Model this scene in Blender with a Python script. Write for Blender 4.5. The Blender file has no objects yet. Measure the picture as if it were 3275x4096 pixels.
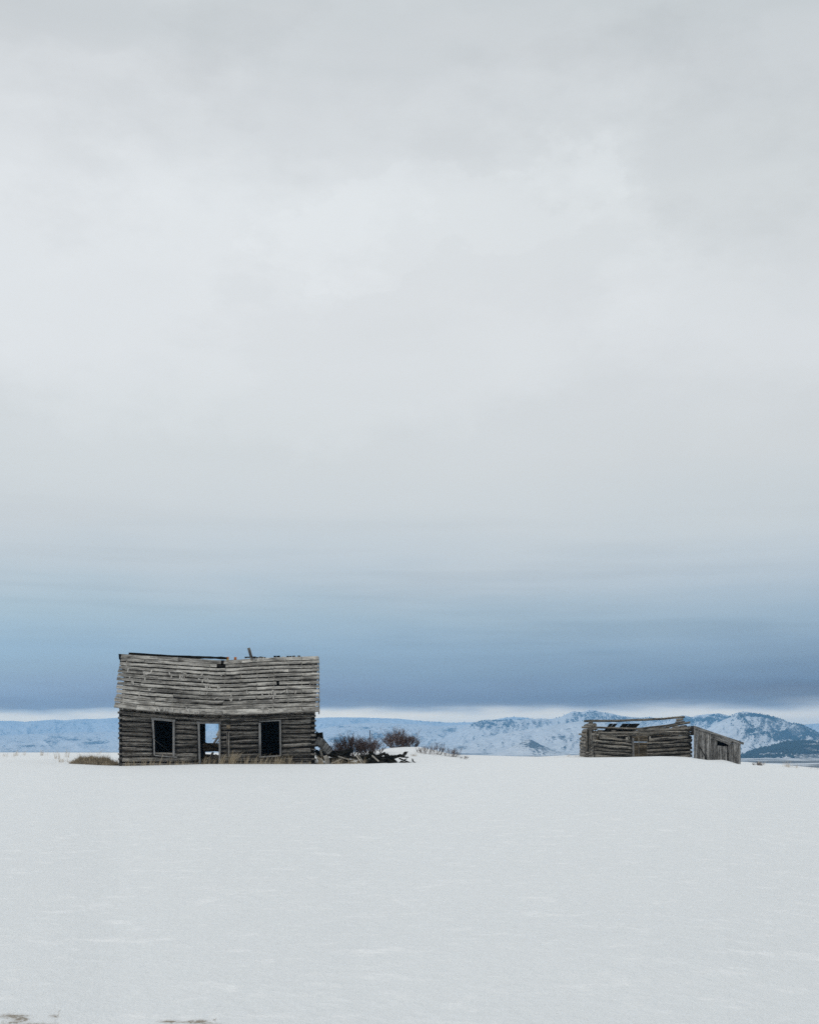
import bpy, math, random
import numpy as np
from mathutils import Vector
R = math.radians
random.seed(11)
RNG = np.random.default_rng(7)
S = bpy.context.scene
COL = S.collection

# ------------------------------------------------------------------ camera
FPX, CX, HY, EYE = 4640.0, 1637.5, 2985.0, 1.6     # focal length, centre and eye line in photo pixels, eye height in metres
cam_d = bpy.data.cameras.new("camera"); cam = bpy.data.objects.new("camera", cam_d); COL.objects.link(cam)
cam.location = (0, 0, EYE); cam.rotation_euler = (R(90), 0, 0)
cam_d.sensor_fit = 'HORIZONTAL'; cam_d.sensor_width = 36
cam_d.lens = FPX / 3275 * 36; cam_d.shift_y = (HY - 2048) / 3275
cam_d.clip_start = 0.1; cam_d.clip_end = 40000
S.camera = cam
S.view_settings.view_transform = 'Standard'; S.view_settings.look = 'None'
S.view_settings.exposure = 0.0; S.view_settings.gamma = 1
S.cycles.max_bounces = 8; S.cycles.volume_bounces = 2; S.cycles.use_denoising = False; S.cycles.use_adaptive_sampling = False

def lin(c):
    return tuple(((v/255)/12.92 if v/255 <= .04045 else ((v/255+.055)/1.055)**2.4) for v in c)

# ------------------------------------------------------------------ node helper
class NT:
    def __init__(s, tree): s.t = tree; s.n = tree.nodes; s.n.clear()
    def new(s, kind, **kw):
        nd = s.n.new(kind)
        for k, v in kw.items(): setattr(nd, k, v)
        return nd
    def link(s, a, b): s.t.links.new(a, b)
    def setin(s, sock, v):
        if isinstance(v, bpy.types.NodeSocket): s.link(v, sock)
        elif v is not None: sock.default_value = v
    def math(s, op, a, b=None, c=None, clamp=False):
        nd = s.new('ShaderNodeMath', operation=op); nd.use_clamp = clamp
        for i, v in enumerate((a, b, c)):
            if v is not None: s.setin(nd.inputs[i], v)
        return nd.outputs[0]
    def noise(s, vec, scale, detail=5, rough=.55, dims='3D'):
        nd = s.new('ShaderNodeTexNoise'); nd.noise_dimensions = dims
        s.setin(nd.inputs['Vector'], vec); nd.inputs['Scale'].default_value = scale
        nd.inputs['Detail'].default_value = detail; nd.inputs['Roughness'].default_value = rough
        return nd.outputs['Fac']
    def mapping(s, vec, scale=(1, 1, 1), loc=(0, 0, 0)):
        nd = s.new('ShaderNodeMapping'); s.setin(nd.inputs[0], vec)
        nd.inputs['Scale'].default_value = scale; nd.inputs['Location'].default_value = loc
        return nd.outputs[0]
    def ramp(s, fac, stops, interp='LINEAR'):
        nd = s.new('ShaderNodeValToRGB'); cr = nd.color_ramp; cr.interpolation = interp
        while len(cr.elements) < len(stops): cr.elements.new(.5)
        for e, (p, c) in zip(cr.elements, stops):
            e.position = p
            e.color = (c, c, c, 1) if isinstance(c, (int, float)) else tuple(c)[:3] + (1,)
        s.setin(nd.inputs[0], fac)
        return nd.outputs[0]
    def mix(s, fac, a, b, mode='MIX'):
        nd = s.new('ShaderNodeMix', data_type='RGBA', blend_type=mode)
        s.setin(nd.inputs[0], fac)
        for i, v in ((6, a), (7, b)):
            if isinstance(v, (int, float)): v = (v, v, v, 1)
            elif isinstance(v, tuple) and len(v) == 3: v = v + (1,)
            s.setin(nd.inputs[i], v)
        return nd.outputs[2]

# ------------------------------------------------------------------ sky and sun
SUN_EL, SUN_AZ = 42, 236        # from behind the camera, a little left (azimuth clockwise from +Y)
w = bpy.data.worlds.new("World"); S.world = w; w.use_nodes = True
T = NT(w.node_tree)
tc = T.new('ShaderNodeTexCoord').outputs['Generated']
sx = T.new('ShaderNodeSeparateXYZ'); T.link(tc, sx.inputs[0])
X_, Y_, Z_ = sx.outputs
hyp = T.math('SQRT', T.math('ADD', T.math('MULTIPLY', X_, X_), T.math('MULTIPLY', Y_, Y_)))
f = T.math('DIVIDE', Z_, T.math('MAXIMUM', hyp, .05))
n1 = T.noise(T.mapping(tc, (2.6, 2.6, 9), (3.1, 0, 1.7)), 1.0, 3.5, .5)
n2 = T.noise(T.mapping(tc, (9, 9, 60), (0.4, 2, .3)), 1.0, 3, .5)
warp = T.math('MULTIPLY', T.math('SUBTRACT', n1, .5), T.math('MULTIPLY_ADD', f, .34, .008))
warp2 = T.math('MULTIPLY', T.math('SUBTRACT', n2, .5), T.math('MULTIPLY_ADD', f, .08, .013))
side = T.math('MULTIPLY_ADD', T.math('DIVIDE', X_, T.math('MAXIMUM', hyp, .05)), 1.5, .5, clamp=True)
fw = T.math('ADD', T.math('ADD', f, warp), warp2)
fw = T.math('ADD', fw, T.math('MULTIPLY', T.math('MULTIPLY', T.math('SUBTRACT', 1, side), .0078), T.math('SUBTRACT', 1.15, T.math('MULTIPLY', f, 11), clamp=True)))
fw = T.math('MULTIPLY', fw, 1/.7, clamp=True)
def ypos(y): return (HY - y) / FPX / .7
HZ_D, HZ_C, HZ_A, HZ_TOP, HZ_Y = .000130, (.25, .575, .97), (0, 0, 0), 262, 12500      # haze: density, scatter, absorption colour, top, far end
HZ_J = (.15, .335, .59)          # what that air itself sends back
def through(y, c):               # radiance the sky must have so that it reads c through the haze
    c = lin(c); f_ = max((HY-y)/FPX, .006); L_ = min((HZ_TOP-EYE)/f_, HZ_Y); out = []
    for k in range(3):
        e = HZ_D*(HZ_C[k] + (1-HZ_C[k])*(1-HZ_A[k]**.5)); t_ = math.exp(-e*L_)
        out.append(max(.02, (c[k]-HZ_J[k]*(1-t_))/t_)/3)
    return out
left = [(2985,(203,209,215)),(2850,(203,210,216)),(2832,(196,205,214)),(2820,(165,184,204)),(2808,(126,152,182)),(2788,(123,149,180)),(2750,(134,161,191)),(2680,(143,170,194)),(2590,(150,178,201)),(2450,(165,187,202)),
        (2280,(186,198,207)),(2080,(199,206,211)),(1850,(205,211,214)),(1400,(215,219,222)),(800,(219,223,226)),(300,(210,214,217)),(60,(204,209,212))]
right = [(2985,(199,206,213)),(2850,(198,205,213)),(2834,(184,195,208)),(2818,(146,165,188)),(2800,(112,136,165)),(2765,(106,130,160)),(2720,(112,138,168)),(2670,(117,143,171)),(2580,(135,160,184)),(2500,(148,171,191)),(2420,(157,177,194)),
         (2280,(179,192,203)),(2080,(196,204,209)),(1850,(203,208,211)),(1400,(211,215,218)),(800,(211,216,218)),(300,(205,210,213)),(60,(201,207,210))]
cl = T.ramp(fw, [(max(0, ypos(y)), through(y+34*min(1, max(0, (y-2500)/250)), c)) for y, c in left])
cr_ = T.ramp(fw, [(max(0, ypos(y)), through(y, c)) for y, c in right])
sky = T.mix(side, cl, cr_)
n3 = T.noise(T.mapping(tc, (2.8, 2.8, 5.5), (7.3, 1, .2)), 1.0, 9, .6)
sky = T.mix(1.0, sky, T.ramp(n3, [(.34, .96), (.48, .985), (.60, 1.0)]), 'MULTIPLY')
n4 = T.noise(T.mapping(tc, (4.5, 4.5, 9), (1.3, 5, 2.2)), 1.0, 10, .62)       # soft cloud edges high up
n4 = T.math('ADD', n4, T.math('MULTIPLY', T.math('SUBTRACT', n1, .5), .35))
n5 = T.noise(T.mapping(tc, (3, 3, 55), (2.2, 4, 1.1)), 1.0, 4, .55)            # streaky layers low down
lo = T.math('SUBTRACT', 1.0, T.math('MULTIPLY', T.math('SUBTRACT', f, .1), 8), clamp=True)
sky = T.mix(lo, sky, T.mix(1.0, sky, T.ramp(n5, [(.35, .90), (.5, .99), (.65, 1.0)]), 'MULTIPLY'))
# broad bright and grey banks of cloud with ragged outlines
n6 = T.noise(T.mapping(tc, (5, 5, 8), (6.1, 2, 4.2)), 1.0, 8, .6)
n7 = T.noise(T.mapping(tc, (5, 5, 8), (1.1, 9, 7.7)), 1.0, 8, .6)
uu = T.math('ADD', T.math('DIVIDE', X_, T.math('MAXIMUM', hyp, .05)), T.math('MULTIPLY', T.math('SUBTRACT', n6, .5), .55))
ff = T.math('ADD', f, T.math('MULTIPLY', T.math('SUBTRACT', n7, .5), .32))
def bank(u0, f0, ru, rf, edge=.3):
    a_ = T.math('POWER', T.math('ABSOLUTE', T.math('DIVIDE', T.math('SUBTRACT', uu, u0), ru)), 2.0)
    b_ = T.math('POWER', T.math('ABSOLUTE', T.math('DIVIDE', T.math('SUBTRACT', ff, f0), rf)), 2.0)
    return T.math('MULTIPLY', T.math('SUBTRACT', 1.15, T.math('ADD', a_, b_)), 1/edge, clamp=True)
for (u0, f0, ru, rf, gain, ed) in ((-.10, .40, .34, .13, 1.045, .5), (.02, .46, .12, .05, 1.025, .22), (.32, .52, .20, .10, .955, .6), (.12, .62, .3, .06, .965, .7), (-.30, .62, .16, .06, .96, .6), (.25, .34, .25, .05, 1.02, .8)):
    sky = T.mix(bank(u0, f0, ru, rf, ed), sky, T.mix(1.0, sky, gain, 'MULTIPLY'))
hi = T.math('MULTIPLY', T.math('SUBTRACT', f, .22), 6, clamp=True)
sky = T.mix(hi, sky, T.mix(1.0, sky, T.ramp(n4, [(.44, .955), (.495, .985), (.53, 1.0), (.62, .99)]), 'MULTIPLY'))
sky10 = T.mix(1.0, sky, 10.7*3, 'MULTIPLY')
nis = T.new('ShaderNodeTexSky'); nis.sky_type = 'NISHITA'; nis.sun_disc = False
nis.sun_elevation = R(SUN_EL); nis.sun_rotation = R(SUN_AZ)
tot = T.mix(.03, sky10, nis.outputs[0])
bg = T.new('ShaderNodeBackground'); T.link(tot, bg.inputs[0]); bg.inputs[1].default_value = .1
wo = T.new('ShaderNodeOutputWorld'); T.link(bg.outputs[0], wo.inputs[0])

sd = bpy.data.lights.new("sun", 'SUN'); so = bpy.data.objects.new("sun", sd); COL.objects.link(so)
sd.energy = 1.15; sd.angle = R(11); sd.color = (1, .97, .93)
dirv = Vector((math.sin(R(SUN_AZ))*math.cos(R(SUN_EL)), math.cos(R(SUN_AZ))*math.cos(R(SUN_EL)), math.sin(R(SUN_EL))))
so.rotation_euler = dirv.to_track_quat('Z', 'Y').to_euler(); so.location = (0, -20, 40)

# ------------------------------------------------------------------ numpy noise
def _h(i, j, s):
    n = (i.astype(np.int64)*374761393 + j.astype(np.int64)*668265263 + s*2147483647) & 0x7fffffff
    n = ((n ^ (n >> 13)) * 1274126177) & 0x7fffffff
    return ((n ^ (n >> 16)) & 0xffff) / 65535.0
def vn(x, y, s=0):
    x = np.asarray(x, float); y = np.asarray(y, float)
    i, j = np.floor(x), np.floor(y); a, b = x-i, y-j
    a = a*a*a*(a*(a*6-15)+10); b = b*b*b*(b*(b*6-15)+10)
    return (_h(i,j,s)*(1-a)+_h(i+1,j,s)*a)*(1-b) + (_h(i,j+1,s)*(1-a)+_h(i+1,j+1,s)*a)*b
def fbm(x, y, s=0, o=5, g=.5):
    r = 0; A = 1; t = 0
    for k in range(o):
        r = r + A*vn(x*2**k+k*17.3, y*2**k+k*9.1, s+k); t += A; A *= g
    return r/t
def ridged(x, y, s=0, o=4):
    r = 0; A = 1; t = 0
    for k in range(o):
        r = r + A*(1-np.abs(2*vn(x*2**k+k*5.7, y*2**k, s+k)-1)); t += A; A *= .5
    return r/t

# ------------------------------------------------------------------ materials
def material(name):
    m = bpy.data.materials.new(name); m.use_nodes = True
    t = NT(m.node_tree); b = t.new('ShaderNodeBsdfPrincipled'); o = t.new('ShaderNodeOutputMaterial')
    t.link(b.outputs[0], o.inputs[0]); b.inputs['Specular IOR Level'].default_value = .2
    return m, t, b
def bump(t, b, h, strength, dist):
    nd = t.new('ShaderNodeBump'); nd.inputs['Strength'].default_value = strength; nd.inputs['Distance'].default_value = dist
    t.link(h, nd.inputs['Height']); t.link(nd.outputs[0], b.inputs['Normal'])

def wood(name, dark, mid, light, grain=(1.1, 26), var=(.62, 1.3), bs=.6, tint=None):
    m, t, b = material(name)
    uv = t.new('ShaderNodeUVMap').outputs[0]
    g1 = t.noise(t.mapping(uv, (grain[0], grain[1], 1)), 1, 7, .65)
    g2 = t.noise(t.mapping(uv, (grain[0]*.5, grain[1]*.35, 1), (5, 3, 0)), 1, 4, .6)
    bl = t.noise(t.mapping(uv, (1.6, 3.5, 1), (9, 1, 0)), 1, 4, .6)
    k = t.math('ADD', t.math('MULTIPLY', g1, .45), t.math('MULTIPLY', g2, .35))
    k = t.math('ADD', k, t.math('MULTIPLY', bl, .3))
    sp = t.noise(t.mapping(uv, (7, 16, 1), (3, 7, 0)), 1, 5, .7)
    k = t.math('ADD', t.math('MULTIPLY', t.math('SUBTRACT', k, .55), 1.25), t.math('MULTIPLY_ADD', t.math('SUBTRACT', sp, .5), .35, .54))
    c = t.ramp(k, [(.38, dark), (.5, mid), (.66, light)])
    rnd = t.new('ShaderNodeNewGeometry').outputs['Random Per Island']
    c = t.mix(1, c, t.ramp(rnd, [(0, var[0]), (.5, (var[0]+var[1])/2), (1, var[1])]), 'MULTIPLY')
    if tint:   # brown weathering blotches
        c = t.mix(t.ramp(bl, [(.52, 0), (.7, .75)]), c, tint)
    kn = t.new('ShaderNodeTexVoronoi'); t.link(t.mapping(uv, (2.3, 8, 1)), kn.inputs['Vector']); kn.inputs['Scale'].default_value = 1
    c = t.mix(t.ramp(kn.outputs['Distance'], [(.04, .8), (.1, 0)]), c, dark)
    t.link(c, b.inputs['Base Color']); b.inputs['Roughness'].default_value = .85
    bump(t, b, g1, bs, .02)
    return m
M = {}
M['roof'] = wood('weathered_roof_board', (.025,.023,.02), (.17,.163,.15), (.46,.445,.41), (1.3, 8), (.72, 1.2))
M['wall'] = wood('weathered_hewn_log', (.004,.004,.0035), (.052,.048,.043), (.30,.285,.26), (.9, 20), (.6, 1.3), 1.0, (.05,.036,.026))
M['trim'] = wood('pale_grey_trim', (.05,.049,.048), (.14,.14,.14), (.25,.25,.247), (1.2, 22), (.85, 1.15))
M['dark'] = wood('dark_rotten_wood', (.002,.002,.002), (.008,.008,.0065), (.035,.033,.028), (.9, 18), (.5, 1.5), 1.0)
M['inner'] = wood('dark_timber_and_shade', (.003,.003,.003), (.010,.0095,.009), (.03,.028,.026))  # near-black timber; also carries the shade of interior and log gaps
M['shingle'] = wood('pale_shingle', (.12,.115,.11), (.28,.27,.25), (.45,.44,.41), (1.5, 20), (.8, 1.2))
M['log'] = wood('round_weathered_log', (.004,.004,.0035), (.055,.051,.045), (.35,.33,.29), (.8, 20), (.6, 1.3), 1.0, (.12,.095,.07))
M['warm'] = wood('brown_inner_log', (.03,.025,.018), (.12,.098,.07), (.26,.21,.15), (.9, 18), (.7, 1.2))
M['board'] = wood('vertical_shed_board', (.009,.0085,.008), (.08,.078,.075), (.29,.285,.275), (.9, 24), (.65, 1.3))
M['plank'] = wood('grey_loose_plank', (.05,.048,.043), (.2,.19,.17), (.38,.36,.32), (1, 22), (.7, 1.2))

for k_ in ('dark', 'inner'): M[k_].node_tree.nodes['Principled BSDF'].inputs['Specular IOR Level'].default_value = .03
def simple(name, c, rough=.8, nscale=8, amp=.25):
    m, t, b = material(name)
    o = t.new('ShaderNodeTexCoord').outputs['Object']
    n = t.noise(o, nscale, 5)
    t.link(t.mix(1, tuple(c), t.ramp(n, [(.3, 1-amp), (.7, 1+amp)]), 'MULTIPLY'), b.inputs['Base Color'])
    b.inputs['Roughness'].default_value = rough
    return m
M['steel'] = simple('rusty_steel', (.05,.03,.022), .6)
M['brick'] = simple('orange_brick', (.42,.15,.05), .9, 20)
M['yellow'] = simple('yellow_mortar', (.5,.36,.1), .9, 20)
def islandy(name, a, bcol, rough=.9):
    m, t, b = material(name)
    rnd = t.new('ShaderNodeNewGeometry').outputs['Random Per Island']
    t.link(t.ramp(rnd, [(0, a), (1, bcol)]), b.inputs['Base Color']); b.inputs['Roughness'].default_value = rough
    return m
M['straw'] = islandy('dry_straw', (.09,.07,.045), (.50,.42,.30))
M['palestraw'] = islandy('pale_straw', (.38,.33,.27), (.62,.57,.5))
M['twig'] = islandy('bare_twig', (.036,.025,.023), (.20,.145,.135))
M['juniper'] = islandy('juniper_green', (.012,.02,.018), (.03,.045,.035))
M['soil'] = simple('dark_turf', (.11,.09,.065), .95, 6, .5)

def snow_mat():
    m, t, b = material('snow')
    o = t.new('ShaderNodeTexCoord').outputs['Object']
    streak = t.noise(t.mapping(o, (1, 1.5, 1)), 2.6, 8, .72)
    fine = t.noise(o, 38, 4, .7)
    grain = t.noise(o, 9, 6, .75)
    c = t.mix(t.ramp(streak, [(.54, 0), (.72, .95)]), (.79,.81,.82), (.93,.935,.935))
    c = t.mix(1, c, t.ramp(grain, [(.3, .965), (.5, .99), (.7, 1.02)]), 'MULTIPLY')
    at = t.new('ShaderNodeAttribute'); at.attribute_name = 'dirt'
    dn = t.noise(o, 7, 7, .72); dn2 = t.noise(o, 45, 3, .7)
    dm = t.math('ADD', t.math('ADD', at.outputs['Fac'], t.math('MULTIPLY', t.math('SUBTRACT', dn, .5), 1.7)), t.math('MULTIPLY', t.math('SUBTRACT', dn2, .5), 1.0))
    dm = t.math('MULTIPLY', dm, t.ramp(at.outputs['Fac'], [(.02, 0), (.3, 1)]))
    c = t.mix(t.ramp(dm, [(.5, 0), (.85, .35), (1.15, 1)]), c, (.27,.23,.18))
    t.link(c, b.inputs['Base Color']); b.inputs['Roughness'].default_value = .55
    h = t.math('ADD', t.math('MULTIPLY', fine, .35), t.math('ADD', streak, grain))
    bump(t, b, h, .55, .04)
    return m
M['snow'] = snow_mat()

def hill_mat(name, sc_bias, tree=.0, scale=1.0):
    m, t, b = material(name)
    o = t.new('ShaderNodeTexCoord').outputs['Object']
    at = t.new('ShaderNodeAttribute'); at.attribute_name = 'scrub_shade'  # scrub cover plus relief shading painted into the slope colour
    a = t.noise(t.mapping(o, (1, .45, 1.6)), .018*scale, 8, .72)
    bb = t.noise(o, .0028*scale, 4, .6)
    c_ = t.noise(t.mapping(o, (1, .5, 2.5)), .085*scale, 4, .7)
    k = t.math('ADD', t.math('MULTIPLY', a, .7), t.math('MULTIPLY', c_, .95))
    k = t.math('ADD', k, t.math('MULTIPLY', t.math('SUBTRACT', bb, .5), .2))
    k = t.math('ADD', k, t.math('MULTIPLY', t.math('SUBTRACT', at.outputs['Fac'], .5), .30))
    k = t.math('SUBTRACT', k, .325)
    msk = t.ramp(k, [(.53+sc_bias, 0), (.60+sc_bias, 1)])
    snowc = t.mix(t.ramp(a, [(.35, 0), (.65, 1)]), (.50,.515,.53), (.72,.735,.75))
    c = t.mix(msk, snowc, (.05,.055,.052))
    t.link(c, b.inputs['Base Color']); b.inputs['Roughness'].default_value = .9
    return m
M['hill'] = hill_mat('snowy_scrub_slope', .04)
M['plain'] = None
def plain_mat():
    m, t, b = material('snowy_sage_plain')
    o = t.new('ShaderNodeTexCoord').outputs['Object']
    a = t.noise(t.mapping(o, (1, .35, 1)), .006, 7, .7)
    s = t.noise(t.mapping(o, (.35, 1, 1)), .0045, 3, .5)
    k = t.math('ADD', t.math('MULTIPLY', a, .6), t.math('MULTIPLY', s, .5))
    t.link(t.mix(t.ramp(k, [(.5, 0), (.58, 1)]), (.78,.8,.82), (.12,.12,.115)), b.inputs['Base Color'])
    b.inputs['Roughness'].default_value = .9
    return m
M['plain'] = plain_mat()

# ------------------------------------------------------------------ object helpers
def tag(o, label=None, cat=None, group=None, kind=None):
    if label: o['label'] = label
    if cat: o['category'] = cat
    if group: o['group'] = group
    if kind: o['kind'] = kind
    return o
def empty(name, loc, rz=0, **kw):
    o = bpy.data.objects.new(name, None); COL.objects.link(o); o.location = loc; o.rotation_euler = (0, 0, rz)
    o.empty_display_size = .3
    return tag(o, **kw)
def link_mesh(name, me, mat, parent=None, smooth=False, loc=None):
    o = bpy.data.objects.new(name, me); COL.objects.link(o); me.materials.append(mat)
    if parent: o.parent = parent
    if loc is not None: o.location = loc
    if smooth: me.polygons.foreach_set('use_smooth', np.ones(len(me.polygons), bool))
    return o

class MB:
    def __init__(s): s.v = []; s.f = []; s.uv = []; s.sm = []
    def sweep(s, path, sec, up=(0, 0, 1), sw=1, sh=1, jit=0, smooth=False, endj=0, seed=None):
        path = [Vector(p) for p in path]; n = len(path); m = len(sec)
        up = Vector(up); base = len(s.v); uo = random.uniform(0, 60); vo = random.uniform(0, 60)
        per = [0]
        for j in range(m):
            a, b = sec[j], sec[(j+1) % m]; per.append(per[-1] + math.hypot(a[0]-b[0], a[1]-b[1]))
        L = 0; us = []
        sws = sw if hasattr(sw, '__len__') else [sw]*n
        shs = sh if hasattr(sh, '__len__') else [sh]*n
        for i, p in enumerate(path):
            if i: L += (p - path[i-1]).length
            us.append(L)
            tan = (path[min(i+1, n-1)] - path[max(i-1, 0)]).normalized()
            sd_ = tan.cross(up).normalized(); u2 = sd_.cross(tan).normalized()
            ej = endj if i in (0, n-1) else 0
            for (a, b) in sec:
                r = 1 + random.uniform(-jit, jit)
                q = p + sd_*a*sws[i]*r + u2*b*shs[i]*r
                if ej: q = q + tan*random.uniform(-ej, ej)
                s.v.append(q[:])
        for i in range(n-1):
            for j in range(m):
                k = (j+1) % m
                s.f.append((base+i*m+j, base+i*m+k, base+(i+1)*m+k, base+(i+1)*m+j))
                s.uv += [(us[i]+uo, per[j]+vo), (us[i]+uo, per[j+1]+vo), (us[i+1]+uo, per[j+1]+vo), (us[i+1]+uo, per[j]+vo)]
                s.sm.append(smooth)
        for i, rev in ((0, True), (n-1, False)):
            idx = list(range(m));  idx = idx[::-1] if rev else idx
            s.f.append(tuple(base+i*m+j for j in idx))
            s.uv += [(sec[j][0]*.6+uo, sec[j][1]*.6+vo) for j in idx]; s.sm.append(False)
        return s
    def board(s, a, b, width, thick, up=(0, 0, 1), segs=1, ends=0, curve=None, jit=0):
        """a board from a to b: width along the side direction of up, thick along up"""
        a = Vector(a); b = Vector(b)
        pts = [a.lerp(b, i/segs) for i in range(segs+1)]
        if curve: pts = [Vector(curve(p)) for p in pts]
        w2, t2 = width/2, thick/2
        return s.sweep(pts, [(-w2, -t2), (w2, -t2), (w2, t2), (-w2, t2)], up, endj=ends, jit=jit)
    def log(s, pts, r, hewn=2.0, wob=.01, n=10, up=(0, 0, 1), taper=1.0, hr=None, endj=.01, seg=.25):
        """a log through pts (control points) with radius r, hr = half height if flattened"""
        pts = [Vector(p) for p in pts]; out = []
        for i in range(len(pts)-1):
            k = max(1, int((pts[i+1]-pts[i]).length/seg))
            out += [pts[i].lerp(pts[i+1], j/k) for j in range(k)]
        out.append(pts[-1]); N = len(out)
        ph = random.uniform(0, 100)
        for i in range(N):
            out[i] = out[i] + Vector((0, 1, 0))*(float(vn(i*.35+ph, 1.)) - .5)*wob*1.2 + Vector((0, 0, 1))*(float(vn(i*.35+ph, 7.)) - .5)*wob*2
        hr = hr or r
        sec = []
        for j in range(n):
            a = 2*math.pi*(j+.5)/n; c, d = math.cos(a), math.sin(a)
            k = (abs(c)**hewn + abs(d)**hewn)**(-1/hewn)
            sec.append((c*k*r, d*k*hr))
        sc = [(1 + (taper-1)*i/max(1, N-1))*(1+.14*(float(vn(i*.5+ph, 3.))-.5)) for i in range(N)]
        return s.sweep(out, sec, up, sc, sc, jit=.035, smooth=True, endj=endj)
    def tube(s, pts, r0, r1=None, n=4):
        r1 = r0 if r1 is None else r1; N = len(pts)
        sec = [(math.cos(2*math.pi*j/n), math.sin(2*math.pi*j/n)) for j in range(n)]
        sc = [r0+(r1-r0)*i/(N-1) for i in range(N)]
        d = Vector(pts[-1])-Vector(pts[0]); up = (0, 0, 1) if abs(d.normalized().z) < .9 else (0, 1, 0)
        return s.sweep(pts, sec, up, sc, sc, smooth=True)
    def build(s, name, mat, parent=None, loc=None):
        me = bpy.data.meshes.new(name); me.from_pydata(s.v, [], s.f)
        if s.uv:
            l = me.uv_layers.new(name='UVMap'); l.data.foreach_set('uv', np.array(s.uv, dtype=np.float32).ravel())
            me.polygons.foreach_set('use_smooth', np.array(s.sm, bool))
        me.update()
        return link_mesh(name, me, mat, parent, False, loc)

def grid_mesh(name, P, mat, attrs=None, smooth=True, close=False):
    """P: rows x cols x 3"""
    r, c, _ = P.shape
    i, j = np.meshgrid(np.arange(r-1), np.arange(c if close else c-1), indexing='ij'); i = i.ravel(); j = j.ravel(); k = (j+1) % c
    F = np.stack([i*c+j, i*c+k, (i+1)*c+k, (i+1)*c+j], 1)
    me = bpy.data.meshes.new(name)
    me.vertices.add(r*c); me.vertices.foreach_set('co', P.reshape(-1).astype(np.float32))
    me.loops.add(F.size); me.loops.foreach_set('vertex_index', F.ravel().astype(np.int32))
    me.polygons.add(len(F)); me.polygons.foreach_set('loop_start', (np.arange(len(F))*4).astype(np.int32))
    me.polygons.foreach_set('use_smooth', np.full(len(F), smooth))
    me.update(calc_edges=True)
    for nm, arr in (attrs or {}).items():
        a = me.attributes.new(nm, 'FLOAT', 'POINT'); a.data.foreach_set('value', arr.reshape(-1).astype(np.float32))
    return link_mesh(name, me, mat)

def ray(px, py, D):            # point seen at photo pixel (px, py), D metres in front of the camera
    return Vector(((px-CX)/FPX*D, D, EYE-(py-HY)/FPX*D))
class Frame:                   # a building's own axes: u along its front, v into its depth
    def __init__(s, px, D, ang):
        s.O = Vector(((px-CX)/FPX*D, D, 0)); s.a = ang
        s.ud = Vector((math.cos(ang), math.sin(ang), 0)); s.vd = Vector((-math.sin(ang), math.cos(ang), 0))
    def on_v(s, px, py, v=0):
        d = Vector(((px-CX)/FPX, 1, -(py-HY)/FPX)); C = Vector((0, 0, EYE))
        t = (s.O.dot(s.vd)+v-C.dot(s.vd))/d.dot(s.vd); P = C+d*t-s.O
        return Vector((P.dot(s.ud), v, P.z))
    def on_u(s, px, py, u=0):
        d = Vector(((px-CX)/FPX, 1, -(py-HY)/FPX)); C = Vector((0, 0, EYE))
        t = (s.O.dot(s.ud)+u-C.dot(s.ud))/d.dot(s.ud); P = C+d*t-s.O
        return Vector((u, P.dot(s.vd), P.z))
    def world(s, p): return s.O + s.ud*p[0] + s.vd*p[1] + Vector((0, 0, p[2]))

# ------------------------------------------------------------------ ground: snow field
def tb(px, tab):
    t = np.array(tab, float); return np.interp(px, t[:, 0], t[:, 1])
ST = [  # distance, snow line in photo pixels across the picture
 (44.4, [(0,3056),(200,3058),(300,3062),(400,3067),(475,3068),(650,3062),(840,3057.5),(1262,3057),(1480,3061),(1650,3058),(2000,3050),(2300,3046),(2600,3047),(2900,3056),(3275,3080)]),
 (46.5, [(0,3050),(300,3052),(400,3058),(475,3062),(840,3060),(1262,3058),(1480,3052),(1650,3050),(2000,3046),(2300,3042),(2600,3043),(2900,3054),(3275,3080)]),
 (52.0, [(0,3036),(300,3036),(475,3036),(1262,3036),(1400,3032),(1500,3024),(1560,3018),(1650,3014),(1750,3026),(1900,3036),(2300,3036),(2600,3035),(2760,3040),(2963,3066),(3275,3084)]),
 (56.0, [(0,3027),(475,3026),(1262,3026),(1400,3012),(1480,3004),(1560,2993),(1620,2988.5),(1680,2989),(1730,3000),(1800,3016),(1900,3026),(2200,3032),(2326,3031.5),(2640,3028),(2760,3034),(2850,3044),(2920,3052),(2963,3065),(3275,3084)]),
 (58.9, [(0,3024),(475,3024),(1262,3022),(1480,3014),(1640,3002),(1800,3018),(1900,3023.5),(2200,3031),(2326,3031),(2384,3030.5),(2500,3029.5),(2640,3025.5),(2700,3026.5),(2750,3029),(2800,3037),(2830,3041),(2890,3040),(2920,3047),(2963,3062),(3000,3066),(3275,3082)]),
 (62.0, [(0,3022),(1262,3020),(1900,3023),(2200,3031),(2326,3031),(2640,3034),(2800,3045),(2963,3060),(3275,3081)]),
 (68.0, [(0,3020),(1262,3019),(1900,3023),(2150,3028),(2260,3022.5),(2330,3022),(2500,3030),(2800,3045),(2975,3052),(3275,3079)]),
 (80.0, [(0,3017.5),(1262,3016),(1800,3021.5),(1900,3023),(2150,3029),(2300,3032),(2600,3045),(2975,3049.5),(3100,3060),(3275,3076)]),
 (130., [(0,3010.5),(475,3010.5),(1262,3012),(1800,3023),(2000,3033),(2300,3047),(2975,3075),(3275,3100)]),
]
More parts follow.
